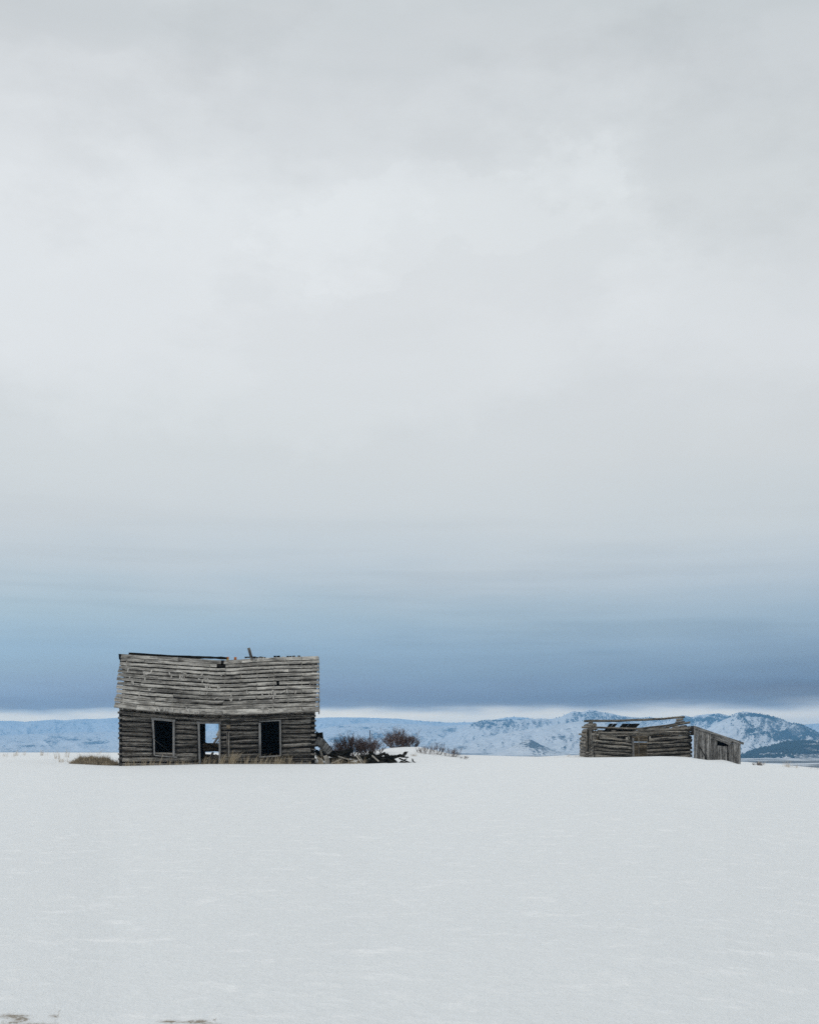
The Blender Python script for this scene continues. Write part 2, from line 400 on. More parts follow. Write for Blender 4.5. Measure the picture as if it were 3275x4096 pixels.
def ground(x, y):
    x = np.asarray(x, float); y = np.asarray(y, float)
    D = np.hypot(y, np.maximum(0, np.abs(x)-.45*np.abs(y))); D = np.maximum(D, .01)
    px = np.clip(CX + FPX*x/np.maximum(D, 1e-3), 0, 3275); px = np.where(np.abs(y) < 1, np.clip(px, 0, 3275), px)
    zs = [np.zeros_like(px)] + [EYE-(tb(px, t)-HY)/FPX*d for d, t in ST]
    ds = [0.] + [d for d, t in ST]
    z44 = zs[1]; z = np.where(D < ds[1], z44*(D/ds[1])**1.0, 0)
    for k in range(1, len(ds)-1):
        s = np.clip((D-ds[k])/(ds[k+1]-ds[k]), 0, 1); s = s*s*(3-2*s) if k not in (1,) else s
        z = np.where((D >= ds[k]) & (D < ds[k+1]), zs[k]*(1-s)+zs[k+1]*s, z)
    far = zs[-1] - (D-130)*.03 - np.clip(D-130, 0, 400)**2*.00035
    z = np.where(D >= 130, far, z)
    # far behind and beside the camera the plateau ends too
    z = z + .06*(fbm(x*.22, y*.5, 3, 5)-.5)*np.clip(D/6, 0, 1)*np.clip((44-D)/4+1, .25, 1) + .05*(fbm(x*.06, y*.1, 9, 3)-.5)*np.clip((40-D)/10, 0, 1)
    # hollow under the log cabin
    fr = HF; u = (x-fr.O.x)*fr.ud.x+(y-fr.O.y)*fr.ud.y; v = (x-fr.O.x)*fr.vd.x+(y-fr.O.y)*fr.vd.y
    ins = np.clip(np.minimum(np.minimum(u+.05, HW+.05-u), np.minimum(v-.0, 5.1-v))/.25, 0, 1)
    z = z*(1-ins) + np.minimum(z, .5)*ins
    return z
HF = Frame(475, 45.6, R(6)); HW = 7.71
RF = Frame(2384, 60.0, 0.0); RW = 4.95
rr = list(.4*1.016**np.arange(0, 290)); rr = [r for r in rr if r < 40] + list(np.arange(40, 76, .13)); 
while rr[-1] < 700: rr.append(rr[-1]*1.02)
th_in = np.arctan((np.arange(-500, 3776, 8)-CX)/FPX)
th_out = np.concatenate([np.linspace(th_in[-1], 2*math.pi+th_in[0], 200)[1:-1]])
th = np.concatenate([th_in, th_out])
rr = np.array(rr)
# rows follow constant distance-from-camera-plane inside the view so the drift edges stay crisp
cosn = np.where(np.cos(th) > .85, 1/np.maximum(np.cos(th), .85), 1/.85)
G = rr[:, None]*cosn[None, :]
GX = G*np.sin(th)[None, :]; GY = G*np.cos(th)[None, :]
GZ = ground(GX, GY)
def blob(px, py, rx, ry):
    p = ray(px, py, 1)-Vector((0, 0, EYE)); k = EYE/(-p.z) if p.z < 0 else 1
    c = (p.x*k*.93, k*.93); return np.exp(-(((GX-c[0])/rx)**2+((GY-c[1])/ry)**2))
dirt = 0
for b_ in ((15,4078,.10,.05),(90,4084,.09,.07),(215,4078,.05,.04),(120,4115,.3,.09),(640,4088,.04,.03),(695,4094,.06,.05),(790,4092,.06,.05),(860,4104,.13,.06),(700,4150,.5,.07)):
    dirt = dirt + blob(*b_)*1.1
P = np.stack([GX, GY, GZ], -1)
g = grid_mesh('snow_field', P, M['snow'], {'dirt': np.clip(dirt, 0, 1)}, close=True); tag(g, kind='structure')

# valley floor
vr = np.concatenate([np.linspace(0, 300, 4), np.geomspace(420, 16000, 60)]); vt = np.linspace(0, 2*math.pi, 181)[:-1]
VX = vr[:, None]*np.sin(vt); VY = vr[:, None]*np.cos(vt)
VZ = -25 + 4*(fbm(VX/600, VY/600, 5)-.5)
tag(grid_mesh('valley_floor', np.stack([VX, VY, VZ], -1), M['plain'], close=True), kind='structure')

# ------------------------------------------------------------------ hills
def hill(name, D0, D1, sky_pts, seed, gul=.25, rough=1.0, scrub_shade=None, px0=-500, px1=3800, fold=95., D2=None, pw=1.0, step=4, rows=110, aspect_shade=-.55):
    px = np.arange(px0, px1+1, step, dtype=float)
    crest_y = tb(px, sky_pts)
    crest_y = crest_y + rough*2.2*(fbm(px/26, px*0, seed, 4)-.5)
    Zc = EYE + (HY-crest_y)/FPX*D1; floor = -29.
    D2 = D2 or D1+ (D1-D0)*.7
    t1 = np.linspace(0, 1, rows); t2 = np.linspace(0, 1, 22)[1:]
    T1, PX = np.meshgrid(t1, px, indexing='ij')
    D = D0+(D1-D0)*T1
    wx = PX/fold + .9*(fbm(PX/200, T1*2, seed+3, 3)-.5)*2
    rid = ridged(wx, T1*1.1+.3, seed+5, 4)
    prof = T1**pw
    amp = gul*np.sin(math.pi*np.clip(T1, 0, 1))**.8
    hfrac = prof + amp*(rid-.62) + .035*(fbm(PX/14, T1*14, seed+8, 4)-.5)*np.sin(math.pi*T1)
    Z = floor + (Zc[None, :]-floor)*hfrac
    # keep the slope under the crest's line of sight so the skyline stays that of the crest
    lim = EYE + (Zc[None, :]-EYE)*D/D1*(.985 - .02*(1-T1)); Z = np.where(T1 < .999, np.minimum(Z, lim), Z)
    T2, PX2 = np.meshgrid(t2, px, indexing='ij'); Db = D1+(D2-D1)*T2
    Zb = floor + (Zc[None, :]-floor)*(1-T2)**1.3
    D = np.vstack([D, Db]); PXa = np.vstack([PX, PX2]); Z = np.vstack([Z, Zb])
    X = (PXa-CX)/FPX*D1*(.35+.65*D/D1) if False else (PXa-CX)/FPX*D
    sc = np.full(X.shape, .5)
    PY = HY-(Z-EYE)/D*FPX
    if scrub_shade:
        for (a, b, ra, rb, k) in scrub_shade: sc = sc + k*np.exp(-((PXa-a)/ra)**2-((PY-b)/rb)**2)
    gx = np.gradient(Z, axis=1)/np.maximum(1e-3, np.gradient(X, axis=1))          # relief shading put into the colour: darker right-facing slopes and hollows
    sc = sc + aspect_shade*np.clip(gx*1.6, -.5, .5) + .25*(np.vstack([rid, np.full(PX2.shape, .6)])-.6)*-1.2
    o = grid_mesh(name, np.stack([X, D, Z], -1), M['hill'], {'scrub_shade': sc}); tag(o, kind='structure')
    return PXa, D, Z, X, PY, sc
A1 = hill('far_hills', 7200, 9600, [(-500,2893),(0,2884),(50,2884),(100,2888),(150,2884),(220,2879),(260,2883),(300,2878),(350,2876),(400,2877),(440,2873),(475,2872),(800,2872),(1262,2874),(1304,2871),(1400,2870),(1500,2872),(1597,2876),(1650,2881),(1706,2886),(1801,2891),(1903,2890),(1960,2884),(2010,2873),(2050,2868.5),(2090,2870),(2140,2878),(2300,2885),(2700,2892),(3100,2905),(3180,2900),(3220,2898),(3267,2895),(3400,2892),(3800,2898)], 21, .30, .8, D2=11500, fold=90, aspect_shade=-.3,
     scrub_shade=[(200,2890,260,10,.10)])
hill('rolling_hills', 5200, 7000, [(-500,2948),(0,2943),(83,2938),(209,2933),(296,2930),(475,2928),(800,2926),(1262,2922),(1340,2905),(1440,2893),(1560,2893),(1660,2898),(1760,2905),(1850,2900),(1905,2893),(1960,2905),(2100,2940),(2300,2980),(2500,3010),(3800,3020)], 31, .34, .6, fold=120, aspect_shade=-.38,
     scrub_shade=[(1350,2960,70,14,.7),(1530,2942,60,12,.6),(255,2950,30,5,.6),(290,2960,40,4,.7),(380,2972,60,6,.5),(120,2985,60,4,.6),(1365,2908,25,3,.6),(1460,2912,30,3,.6),(1330,2900,20,3,.5),(1800,2920,30,8,.6)], px1=3300)
B1 = hill('rocky_mountain', 4900, 6100, [(-500,3020),(1500,3020),(1700,2992),(1780,2950),(1840,2915),(1885,2898),(1903,2892),(1929,2881),(1974,2882),(2037,2881),(2101,2878),(2152,2875),(2197,2878),(2235,2871),(2267,2856),(2293,2846),(2325,2848),(2369,2840),(2399,2848),(2442,2854),(2484,2864),(2544,2870),(2600,2872),(2656,2874),(2741,2863),(2767,2870),(2788,2862),(2833,2857),(2870,2854),(2920,2863),(2970,2880),(3050,2910),(3200,2960),(3400,3000),(3800,3020)], 41, .46, 1.6, fold=70,
     scrub_shade=[(2000,2895,90,12,.4),(2090,2890,90,10,.3),(1930,2905,60,12,.3),(2330,2855,60,9,.35),(2290,2880,30,14,.4),(2500,2880,120,14,.25),(2830,2880,80,20,.45),(2740,2880,60,14,.35),(2180,2890,50,8,.35)], px0=1400)
hill('snowy_spur', 4000, 5000, [(1500,3025),(1740,3018),(1800,2992),(1900,2962),(2005,2937),(2120,2917),(2235,2897),(2330,2884),(2420,2892),(2520,2915),(2640,2925),(2780,2950),(2900,3000),(3100,3025),(3400,3025)], 51, .36, .8, fold=75,
     scrub_shade=[(1850,2990,30,9,.7),(1790,3000,30,6,.5),(2220,2950,60,9,.5),(2130,2995,120,4,.4)], px0=1500, px1=3400)
B2 = hill('right_mountain', 3900, 5000, [(2500,3025),(2650,2985),(2760,2945),(2833,2912),(2880,2886),(2920,2866),(2942,2853),(2960,2848),(2980,2847),(3020,2855),(3067,2862),(3117,2875),(3167,2892),(3217,2905),(3267,2930),(3350,2950),(3500,2985),(3800,3000)], 61, .46, 1.7, fold=62,
     scrub_shade=[(3180,2925,110,34,.3),(3060,2885,70,18,.25),(3010,2930,26,14,.55),(2990,2860,60,8,.4),(3240,2970,90,30,.4),(2920,2930,60,40,-.25)], px0=2450)
hill('dark_knoll', 3300, 3700, [(1900,3028),(1995,3012),(2030,2995),(2070,2978),(2100,2962),(2114,2958),(2130,2962),(2152,2974),(2190,2993),(2240,3008),(2320,3028)], 71, .2, .8, fold=40,
     scrub_shade=[(2110,2978,60,16,.8)], px0=1900, px1=2320, rows=70)
F3 = hill('wooded_foothill', 2500, 3100, [(2880,3030),(2967,3022),(3000,3009),(3033,2995),(3083,2984),(3127,2974),(3200,2969),(3275,2961),(3500,2955),(3800,2960)], 81, .15, .8, fold=50,
     scrub_shade=[(3275,2995,400,40,.8)], px0=2880, rows=80)

# ------------------------------------------------------------------ junipers on the far slopes (uncountable)
def conifers(name, pts, label):
    v = []; fc = []
    for (x, y, z, h) in pts:
        b = len(v); w_ = h*random.uniform(.32, .5); k = 6; ph = random.uniform(0, 6)
        for (hh, ww) in ((0, .35), (.22, 1), (.55, .8)):
            for j in range(k):
                a = ph+2*math.pi*j/k; r = w_*ww*random.uniform(.8, 1.2)
                v.append((x+math.cos(a)*r, y+math.sin(a)*r, z-.5+h*hh))
        v.append((x, y, z+h))
        for q in (0, 1):
            for j in range(k): fc.append((b+q*k+j, b+q*k+(j+1) % k, b+(q+1)*k+(j+1) % k, b+(q+1)*k+j))
        for j in range(k): fc.append((b+2*k+j, b+2*k+(j+1) % k, b+3*k))
    me = bpy.data.meshes.new(name); me.from_pydata(v, [], fc)
    o = link_mesh(name, me, M['juniper']); return tag(o, label, 'trees', kind='stuff')
def pick(H, n, dens, hmin, hmax):
    PXa, D, Z, X, PY, sc = H; out = []; r, c = X.shape
    k = 0
    while len(out) < n and k < n*60:
        k += 1; i = random.randrange(2, r-20); j = random.randrange(1, c-1)
        if PXa[i, j] > 3600: continue
        if random.random() < dens(PXa[i, j], PY[i, j], X[i, j], D[i, j]):
            out.append((X[i, j]+random.uniform(-4, 4), D[i, j]+random.uniform(-8, 8), Z[i, j], random.uniform(hmin, hmax)))
    return out
def d_foot(px, py, x, d):
    c = float(fbm(np.array(x/60), np.array(d/110), 91, 4)); return max(0, min(1, (c-.34)*7))*(1 if py < 3016 else .2)
def d_b2(px, py, x, d):
    a = math.exp(-((px-3190)/100)**2-((py-2925)/36)**2) + .6*math.exp(-((px-3060)/70)**2-((py-2880)/18)**2)+.5*math.exp(-((px-3005)/22)**2-((py-2930)/12)**2) + .5*math.exp(-((py-2868)/8)**2)
    c = float(fbm(np.array(x/70), np.array(d/120), 95, 4)); return max(0, min(1, (c-.49)*9))*a
def d_b1(px, py, x, d):
    a = .7*math.exp(-((px-2000)/110)**2-((py-2893)/13)**2) + .7*math.exp(-((px-2300)/90)**2-((py-2862)/16)**2) + .9*math.exp(-((px-2830)/110)**2-((py-2878)/20)**2) + .4*math.exp(-((px-2520)/150)**2-((py-2880)/12)**2)
    c = float(fbm(np.array(x/80), np.array(d/150), 97, 4)); return max(0, min(1, (c-.5)*9))*a
def d_sky(px, py, x, d): return 1. if 1580 < px < 2240 and d > 9450 and float(fbm(np.array(px/25), np.array(0.), 99, 2)) > .52 else 0.
conifers('foothill_junipers', pick(F3, 9500, d_foot, 3.5, 7.5), 'dark juniper wood covering the low foothill at the far right')
conifers('mountain_junipers', pick(B2, 3000, d_b2, 3.0, 6.5), 'scattered junipers dotting the slopes of the right-hand mountain')
conifers('ridge_junipers', pick(B1, 2200, d_b1, 3.0, 6.5), 'scattered junipers dotting the rocky mountain crest behind the log ruin')
conifers('skyline_trees', pick(A1, 70, d_sky, 7, 15), 'tiny dark trees along the skyline of the far ridge')

# ================================================================== LOG CABIN (left)
cabin = empty('log_cabin', (HF.O.x, HF.O.y, .0), HF.a, label='large weathered grey log cabin with sagging board roof and empty windows', cat='cabin')
H = lambda px, py, v=0: HF.on_v(px, py, v)
def curve_uz(pts, v):
    q = [H(a, b, v) for a, b in pts]; us = [p.x for p in q]; zs = [p.z for p in q]
    return lambda u: float(np.interp(u, us, zs))
VE, VR = -.38, 2.55
zE = curve_uz([(440,2826),(457,2830),(560,2843),(650,2850),(760,2857),(870,2861),(960,2860),(1060,2857),(1160,2853),(1279,2850),(1300,2850)], VE)
zR = curve_uz([(470,2618),(480,2618),(600,2625),(700,2631),(800,2638),(880,2644),(950,2641),(1010,2636),(1100,2631),(1180,2629),(1277,2626),(1290,2626)], VR)
uLe, uLr = H(457,2830,VE).x, H(480,2618,VR).x
uRe, uRr = H(1279,2850,VE).x, H(1277,2627,VR).x
def roofp(u, t, off=0):
    z = zE(u)*(1-t)+zR(u)*t; v = VE*(1-t)+VR*t
    return Vector((u, v-off*.72, z+off*.69))
def roofb(u, t, off=0):        # back slope
    z = zE(u)*(1-t)+zR(u)*t; v = (5.1-VE)*(1-t)+VR*t
    return Vector((u, v+off*.72, z+off*.69))
NR = 13
bounds = [0]
for k in range(NR): bounds.append(bounds[-1]+random.uniform(.9, 1.1)*(1.12 if k == 0 else 1))
bounds = [b/bounds[-1] for b in bounds]
rafters = [H(p, 2740, 1.2).x for p in (500, 566, 632, 700, 766, 832, 898, 962, 1028, 1095, 1153, 1207, 1255)]
slopeL = math.hypot(VR-VE, 2.5)
rb = MB()
def pu(px, t): return H(px, 0, VE*(1-t)+VR*t).x
def t_at(px, py):      # roof t of a photo pixel
    lo, hi = 0., 1.
    for _ in range(22):
        m_ = (lo+hi)/2; p = HF.world(roofp(H(px, py, VE*(1-m_)+VR*m_).x, m_))
        y_ = HY-(p.z-EYE)/p.y*FPX
        if y_ > py: lo = m_
        else: hi = m_
    return (lo+hi)/2
for k in range(NR):
    t0, t1 = bounds[k], bounds[k+1]; tm = (t0+t1)/2; wfull = (t1-t0)
    gap = random.choice([.33, .4, .44, .36, .42]) if k not in (0, NR-1) else .2
    uL = uLe*(1-tm)+uLr*tm + random.choice([0, .0, .03, .06, .10, -.02]); uR = uRe*(1-tm)+uRr*tm + random.uniform(-.03, .02)
    # joints sit on rafters
    cuts = [uL]; u = uL
    cand = [r for r in rafters if r > uL+.6 and r < uR-.5]
    i = random.randint(0, 2)
    while i < len(cand):
        cuts.append(cand[i]); i += random.choice([3, 4, 4, 5, 7])
    cuts.append(uR)
    for a, b in zip(cuts[:-1], cuts[1:]):
        a2, b2 = a+.006, b-.006
        # holes
        segs_ = [(a2, b2)]
        def cut(seg, h0, h1):
            out = []
            for x0, x1 in seg:
                if h1 <= x0 or h0 >= x1: out.append((x0, x1)); continue
                if h0-x0 > .05: out.append((x0, h0))
                if x1-h1 > .05: out.append((h1, x1))
            return out
        if k == NR-2: segs_ = cut(segs_, pu(866, tm), pu(903, tm))
        if k == NR-1: segs_ = cut(segs_, pu(884, tm), pu(897, tm))
        if t0 < t_at(1110, 2740) < t1: segs_ = cut(segs_, pu(1104, tm), pu(1117, tm))
        for x0, x1 in segs_:
            cen = tm + random.uniform(-.1, .1)*gap*wfull
            wd = wfull*(1-gap)*slopeL*1.28*random.uniform(.97, 1.02)
            tilt = random.uniform(-.0035, .0035); off = random.uniform(.0, .012)
            n = max(2, int((x1-x0)/.3)); ph = random.uniform(0, 50)
            pts = []
            for i2 in range(n+1):
                uu = x0+(x1-x0)*i2/n
                pts.append(roofp(uu, cen+tilt*(i2/n-.5)+.003*(float(vn(uu*1.3+ph, 0.))-.5), off+.012*float(vn(uu*1.1+ph, 5.))))
            w2 = wd/2*.78
            ss = [1+.10*(float(vn(i2*.8+ph, 9.))-.5) for i2 in range(n+1)]
            rb.sweep(pts, [(-w2, -.012), (w2, -.012), (w2, .012), (-w2, .012)], (0, -.72, .69), ss, 1, endj=.02)
roof = rb.build('roof', M['roof'], cabin)
# rotten, blackened boards hanging in the gap near the ridge
for (xa, ya, xb, yb) in ((858, 2662, 914, 2664), (862, 2652, 898, 2647), (872, 2650, 916, 2655)):
    ta, tb_ = t_at(xa, ya), t_at(xb, yb); mb = MB()
    mb.board(roofp(pu(xa, ta), ta, -.02), roofp(pu(xb, tb_), tb_, -.01), .09, .02, (0, -.72, .69), 4, .06, jit=.15); mb.build('rotten_board', M['inner'], roof)
# back slope
rb = MB()
for k in range(NR):
    tm = (k+.5)/NR; gap = .05
    uL = uLe*(1-tm)+uLr*tm - .1+.05*random.random(); uR = uRe*(1-tm)+uRr*tm-.05
    cuts = [uL] + sorted(random.sample(rafters[2:-2], 2)) + [uR]
    for a, b in zip(cuts[:-1], cuts[1:]):
        n = max(2, int((b-a)/.4)); wd = slopeL*1.28*.78/NR*(1-gap)/1.0
        pts = [roofb(a+.005+(b-a-.01)*i2/n, tm, 0) for i2 in range(n+1)]
        rb.sweep(pts, [(-wd/2, -.012), (wd/2, -.012), (wd/2, .012), (-wd/2, .012)], (0, .72, .69), 1, 1)
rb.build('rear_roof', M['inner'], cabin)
# rafters front and back, ridge board, joist ends
for u in rafters:
    m_ = MB()
    m_.board(roofp(u, .02, -.075), roofp(u, .985, -.075), .05, .11, (0, -.72, .69), 8)
    m_.board(roofb(u, .04, -.08), roofb(u, .985, -.08), .05, .11, (0, .72, .69), 8)
    m_.build('rafter', M['wall'], cabin)
for px in (482,):
    pass
m_ = MB()
q0, q1, q2, q3 = roofp(uLe+.02, 0, -.03), 0, 0, 0
m_.board(roofp(uLe+.32, .0, -.05), roofp(uLr+.30, .98, -.05), .04, .09, (0, -.72, .69), 6)
m_.build('rake_board', M['roof'], cabin)
m_ = MB(); m_.board(roofp(uRe-.03, .0, -.05), roofp(uRr-.03, .98, -.05), .04, .1, (0, -.72, .69), 6)
m_.build('rake_board', M['dark'], cabin)
m_ = MB()      # dark top edge of the rear slope standing above the ridge
a_, b_ = H(516,2614,2.62), H(906,2633,2.62)
n = 18
pts = []
for i in range(n+1):
    px = 516+(906-516)*i/n; py = np.interp(px, [516, 640, 780, 880, 906], [2615, 2622.5, 2629, 2632, 2633.5])
    pts.append(H(px, float(py)+random.uniform(-.5, .5), 2.64))
m_.sweep(pts, [(-.02, -.055), (.02, -.055), (.02, .045), (-.02, .045)], (0, 0, 1), 1, [1+.25*random.uniform(-1, 1) for _ in pts], endj=.02)
m_.build('ridge_board', M['dark'], cabin)
m_ = MB(); pts = [H(980+82*i/8, 2630+random.uniform(-1, 1), 2.62) for i in range(9)]
m_.sweep(pts, [(-.02, -.03), (.02, -.03), (.02, .03), (-.02, .03)], (0, 0, 1), 1, [random.uniform(.5, 1.3) for _ in pts], endj=.02)
m_.build('ridge_board', M['dark'], cabin)
for a, b in ((1095,1104),(1106,1120),(1146,1156),(1157,1166),(1170,1180),(1191,1200)):
    m_ = MB(); m_.board(H(a, 2627, 2.62), H(b, 2626.5, 2.62), .03, random.uniform(.05, .085), (0, 0, 1), 2, .012, jit=.2)
    m_.build('ridge_fragment', M['dark'], cabin)
m_ = MB(); m_.board(H(994.5,2592,2.45), H(1008,2640,2.3), .12, .03, (0, -1, 0), 2, .01)
o = m_.build('broken_board', M['wall'], cabin); o['label'] = 'short board sticking up at a slant from the ridge'
def chimney_brick(px, py, w_, h_, mat, lab):
    m_ = MB(); a = H(px-w_/2, py, 2.68); b = H(px+w_/2, py, 2.68)
    m_.sweep([a, a.lerp(b, .5), b], [(-.05, -h_*.005), (.05, -h_*.005), (.055, h_*.005), (-.045, h_*.005)], endj=.008, jit=.05)
    o = m_.build('brick', mat, cabin); o['label'] = lab
chimney_brick(911, 2633, 9, 9, M['brick'], 'orange chimney brick beside the roof hole')
chimney_brick(911, 2640, 9, 7, M['yellow'], 'yellow block under the orange brick')
chimney_brick(941, 2635, 10, 13, M['brick'], 'lone orange brick on the ridge')
# pale shingle scraps left on the roof
scr = []
for (x, y, w_, h_, a) in [(283,370,5,16,0),(650,390,6,17,5),(535,400,9,10,30),(540,450,7,14,-10),(548,512,7,15,0),(600,430,4,18,70),(935,425,6,11,-20),(962,470,7,14,5),(1100,485,8,17,0),(1130,490,4,14,10),(1130,400,6,9,30),
        (1170,420,5,14,-60),(1165,495,4,12,0),(1225,455,6,12,50),(1180,450,4,16,80),(1440,440,9,16,10),(1395,515,8,9,-30),(1450,545,6,12,0),(1500,500,4,20,75),(1530,520,5,13,0),(365,575,8,16,-15),(350,550,7,8,40),(310,490,7,10,0),(620,675,7,10,-35),(640,665,4,9,40),
        (465,755,7,9,10),(1410,725,5,12,0),(1505,640,6,14,-10),(1530,640,5,14,10),(1566,638,3,11,0),(1695,650,7,18,-8),(1715,650,5,15,12),(1660,810,6,15,55),(1520,735,4,10,0),(720,985,6,13,0),(765,985,6,16,-15),(785,990,5,14,8),(860,990,5,14,15),(885,988,5,15,-5),(905,985,4,15,0),(980,1000,5,14,0),
        (1085,1010,6,13,0),(1150,1030,9,6,5),(1197,975,5,14,5),(1225,1005,8,10,-30),(1240,1000,5,20,0),(605,970,3,14,0),(820,970,4,8,0),(1320,1040,5,9,0),(1395,1035,6,10,0)]:
    scr.append((440+x*.2552, 2590+y*.2552, w_, h_, a))
for (x, y, w_, h_, a) in [(60,650,8,18,0),(45,660,4,12,30),(252,760,6,16,0),(240,830,6,10,-30),(260,840,6,14,10),(500,715,4,14,0),(525,735,4,11,40),(740,745,5,16,0),(835,740,6,12,-50),(890,725,6,15,0),(905,700,9,8,0),(930,735,7,15,0),(950,745,4,10,0),
        (915,800,6,15,0),(875,790,5,12,40),(1060,715,5,18,55),(1090,695,6,8,0),(1130,705,6,17,-8),(1270,710,7,11,10),(1255,735,3,8,0),(400,825,7,7,20),(385,825,4,10,0),(95,440,5,14,-10),(1095,205,6,14,0),(1490,610,4,15,0),(1500,640,3,12,-20),(735,965,6,11,0),(755,990,7,22,0),(700,990,3,18,75),
        (865,990,6,24,-52),(845,1010,6,10,0),(865,1030,4,8,0),(1345,985,3,20,0),(1330,970,5,6,0),(1525,985,4,14,0),(1555,975,5,17,0),(1475,965,4,14,80),(690,170,6,10,0),(720,180,7,8,20),(760,178,7,10,0),(580,180,8,12,0),(640,185,7,12,0),(1070,155,14,6,5),(1100,150,7,5,0),(845,495,3,10,0),(915,970,5,12,-20),(1585,985,6,16,0)]:
    scr.append((860+x*.2552, 2590+y*.2552, w_, h_, a))
for (x, y, w_, h_, a) in scr[:100]:
    t = min(.98, max(.012, t_at(x, y))); c = roofp(pu(x, t), t, .035+random.uniform(0, .015))
    ang = R(a+random.uniform(-5, 5)); U = Vector((1, 0, 0)); Sv = Vector((0, .72, .69)).normalized()
    d = U*math.sin(ang)+Sv*math.cos(ang); L_ = h_*.0108*1.15
    m_ = MB(); m_.board(c-d*L_/2, c+d*L_/2 + Vector((0, -.02, .02))*random.random(), w_*.0105*.8, .006, (0, -.72, .69), 1, .006, jit=.12)
    m_.build('shingle', M['shingle'], cabin)

# ---- front wall
wt = curve_uz([(470,2842),(475,2842),(600,2852),(700,2862),(870,2870),(1000,2867),(1100,2862),(1262,2856),(1270,2856)], 0)
NL = 11; zb = .78
def rowz(u, k):      # boundary k (0 = top)
    top = wt(u); sag = .02*math.sin(k*2.1)*math.sin(u*.9+k)
    return top+(zb-top)*k/NL + (sag if 0 < k < NL else 0)
def op(x0a, x0b, y0, x1a, x1b, y1, v=0):
    return H((x0a+x0b)/2, 2950).x, H((x1a+x1b)/2, 2950).x, H(870, y0).z, H(870, y1).z
wins = [(H(612,2950).x, H(697,2950).x, H(650,3022).z, H(650,2880).z),
        (H(793,2950).x, H(880,2950).x, -9, H(840,2890).z),
        (H(1038,2950).x, H(1121,2950).x, H(1080,3025).z, H(1080,2887).z)]
def hewn_row(mb, k, u0, u1, v, seg=.3, hf=.082, shrink=.82):
    segs_ = [(u0, u1)]
    for (a, b, z0, z1) in (wins if v == 0 else []):
        zc = (rowz((a+b)/2, k)+rowz((a+b)/2, k+1))/2
        if z0+.02 < zc < z1-.0: segs_ = [s2 for s in segs_ for s2 in (((s[0], min(s[1], a)), (max(s[0], b), s[1])) if s[0] < b and s[1] > a else (s,)) if s2[1]-s2[0] > .05]
    for x0, x1 in segs_:
        n = max(2, int((x1-x0)/seg)); pts = [(x0+(x1-x0)*i/n, v, (rowz(x0+(x1-x0)*i/n, k)+rowz(x0+(x1-x0)*i/n, k+1))/2) for i in range(n+1)]
        h = (rowz((x0+x1)/2, k)-rowz((x0+x1)/2, k+1))/2*shrink
        mb.log(pts, hf*random.uniform(.9, 1.12), 3.4, .02, 12, hr=h, endj=.015, seg=seg)
mb = MB()
for k in range(NL):
    hewn_row(mb, k, .15, HW-.19, 0)
    for (a, b) in ((-.01+random.uniform(-.02, .02), .16), (HW-.20, HW+random.uniform(-.01, .03))):
        zc = (rowz((a+b)/2, k)+rowz((a+b)/2, k+1))/2 + .01
        mb.log([(a, 0, zc), ((a+b)/2, 0, zc), (b, 0, zc)], .075, 3.5, .0, 10, hr=.044*random.uniform(.8, 1.15), seg=.1)
mb.build('front_wall', M['wall'], cabin)
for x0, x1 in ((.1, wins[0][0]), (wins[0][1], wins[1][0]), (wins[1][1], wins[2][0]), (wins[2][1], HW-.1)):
    mb = MB(); zt = min(wt(x0), wt(x1))-.05; mb.board(((x0+x1)/2, .03, zb), ((x0+x1)/2, .03, zt), x1-x0, .05, (0, -1, 0), 1); mb.build('gap_shade_board', M['inner'], cabin)  # dark backing board, puts the shade of the log gaps into colour
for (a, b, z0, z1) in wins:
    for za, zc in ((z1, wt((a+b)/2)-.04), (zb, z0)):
        if zc > za: mb = MB(); mb.board(((a+b)/2, .03, za), ((a+b)/2, .03, zc), b-a, .05, (0, -1, 0), 1); mb.build('gap_shade_board', M['inner'], cabin)  # same dark shade backing above and below the openings
for u_ in (.09, HW-.10):
    mb = MB(); mb.board((u_, .02, .6), (u_, .02, wt(u_)), .15, .06, (0, -1, 0), 1); mb.build('dark_corner_upright', M['inner'], cabin)  # dark board standing in for the shade in the corner notches
mb = MB(); mb.log([(0, .02, wt(0)+.07), (HW/2, .02, wt(HW/2)+.07), (HW, .02, wt(HW)+.07)] if False else [(u_, .06, wt(u_)+.05) for u_ in np.linspace(.05, HW-.05, 14)], .07, 3.4, .01, 10, hr=.07); mb.build('wall_plate', M['wall'], cabin)
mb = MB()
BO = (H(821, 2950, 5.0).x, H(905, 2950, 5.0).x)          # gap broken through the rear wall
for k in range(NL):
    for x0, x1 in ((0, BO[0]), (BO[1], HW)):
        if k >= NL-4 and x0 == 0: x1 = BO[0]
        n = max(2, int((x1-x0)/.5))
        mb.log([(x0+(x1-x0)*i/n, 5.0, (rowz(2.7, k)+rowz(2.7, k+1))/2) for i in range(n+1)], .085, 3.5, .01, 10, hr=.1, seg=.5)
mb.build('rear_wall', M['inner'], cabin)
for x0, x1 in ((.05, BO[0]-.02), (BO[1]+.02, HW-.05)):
    mb = MB(); mb.board(((x0+x1)/2, 5.03, .5), ((x0+x1)/2, 5.03, wt(HW/2)+.1), x1-x0, .05, (0, -1, 0), 1); mb.build('gap_shade_board', M['inner'], cabin)  # dark board added to stop light through the rear log gaps
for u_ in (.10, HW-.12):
    mb = MB(); mb.board((u_, 2.5, .5), (u_, 2.5, wt(u_)+.1), 4.7, .04, (1, 0, 0), 1); mb.build('gap_shade_board', M['inner'], cabin)  # same added dark board inside each end wall
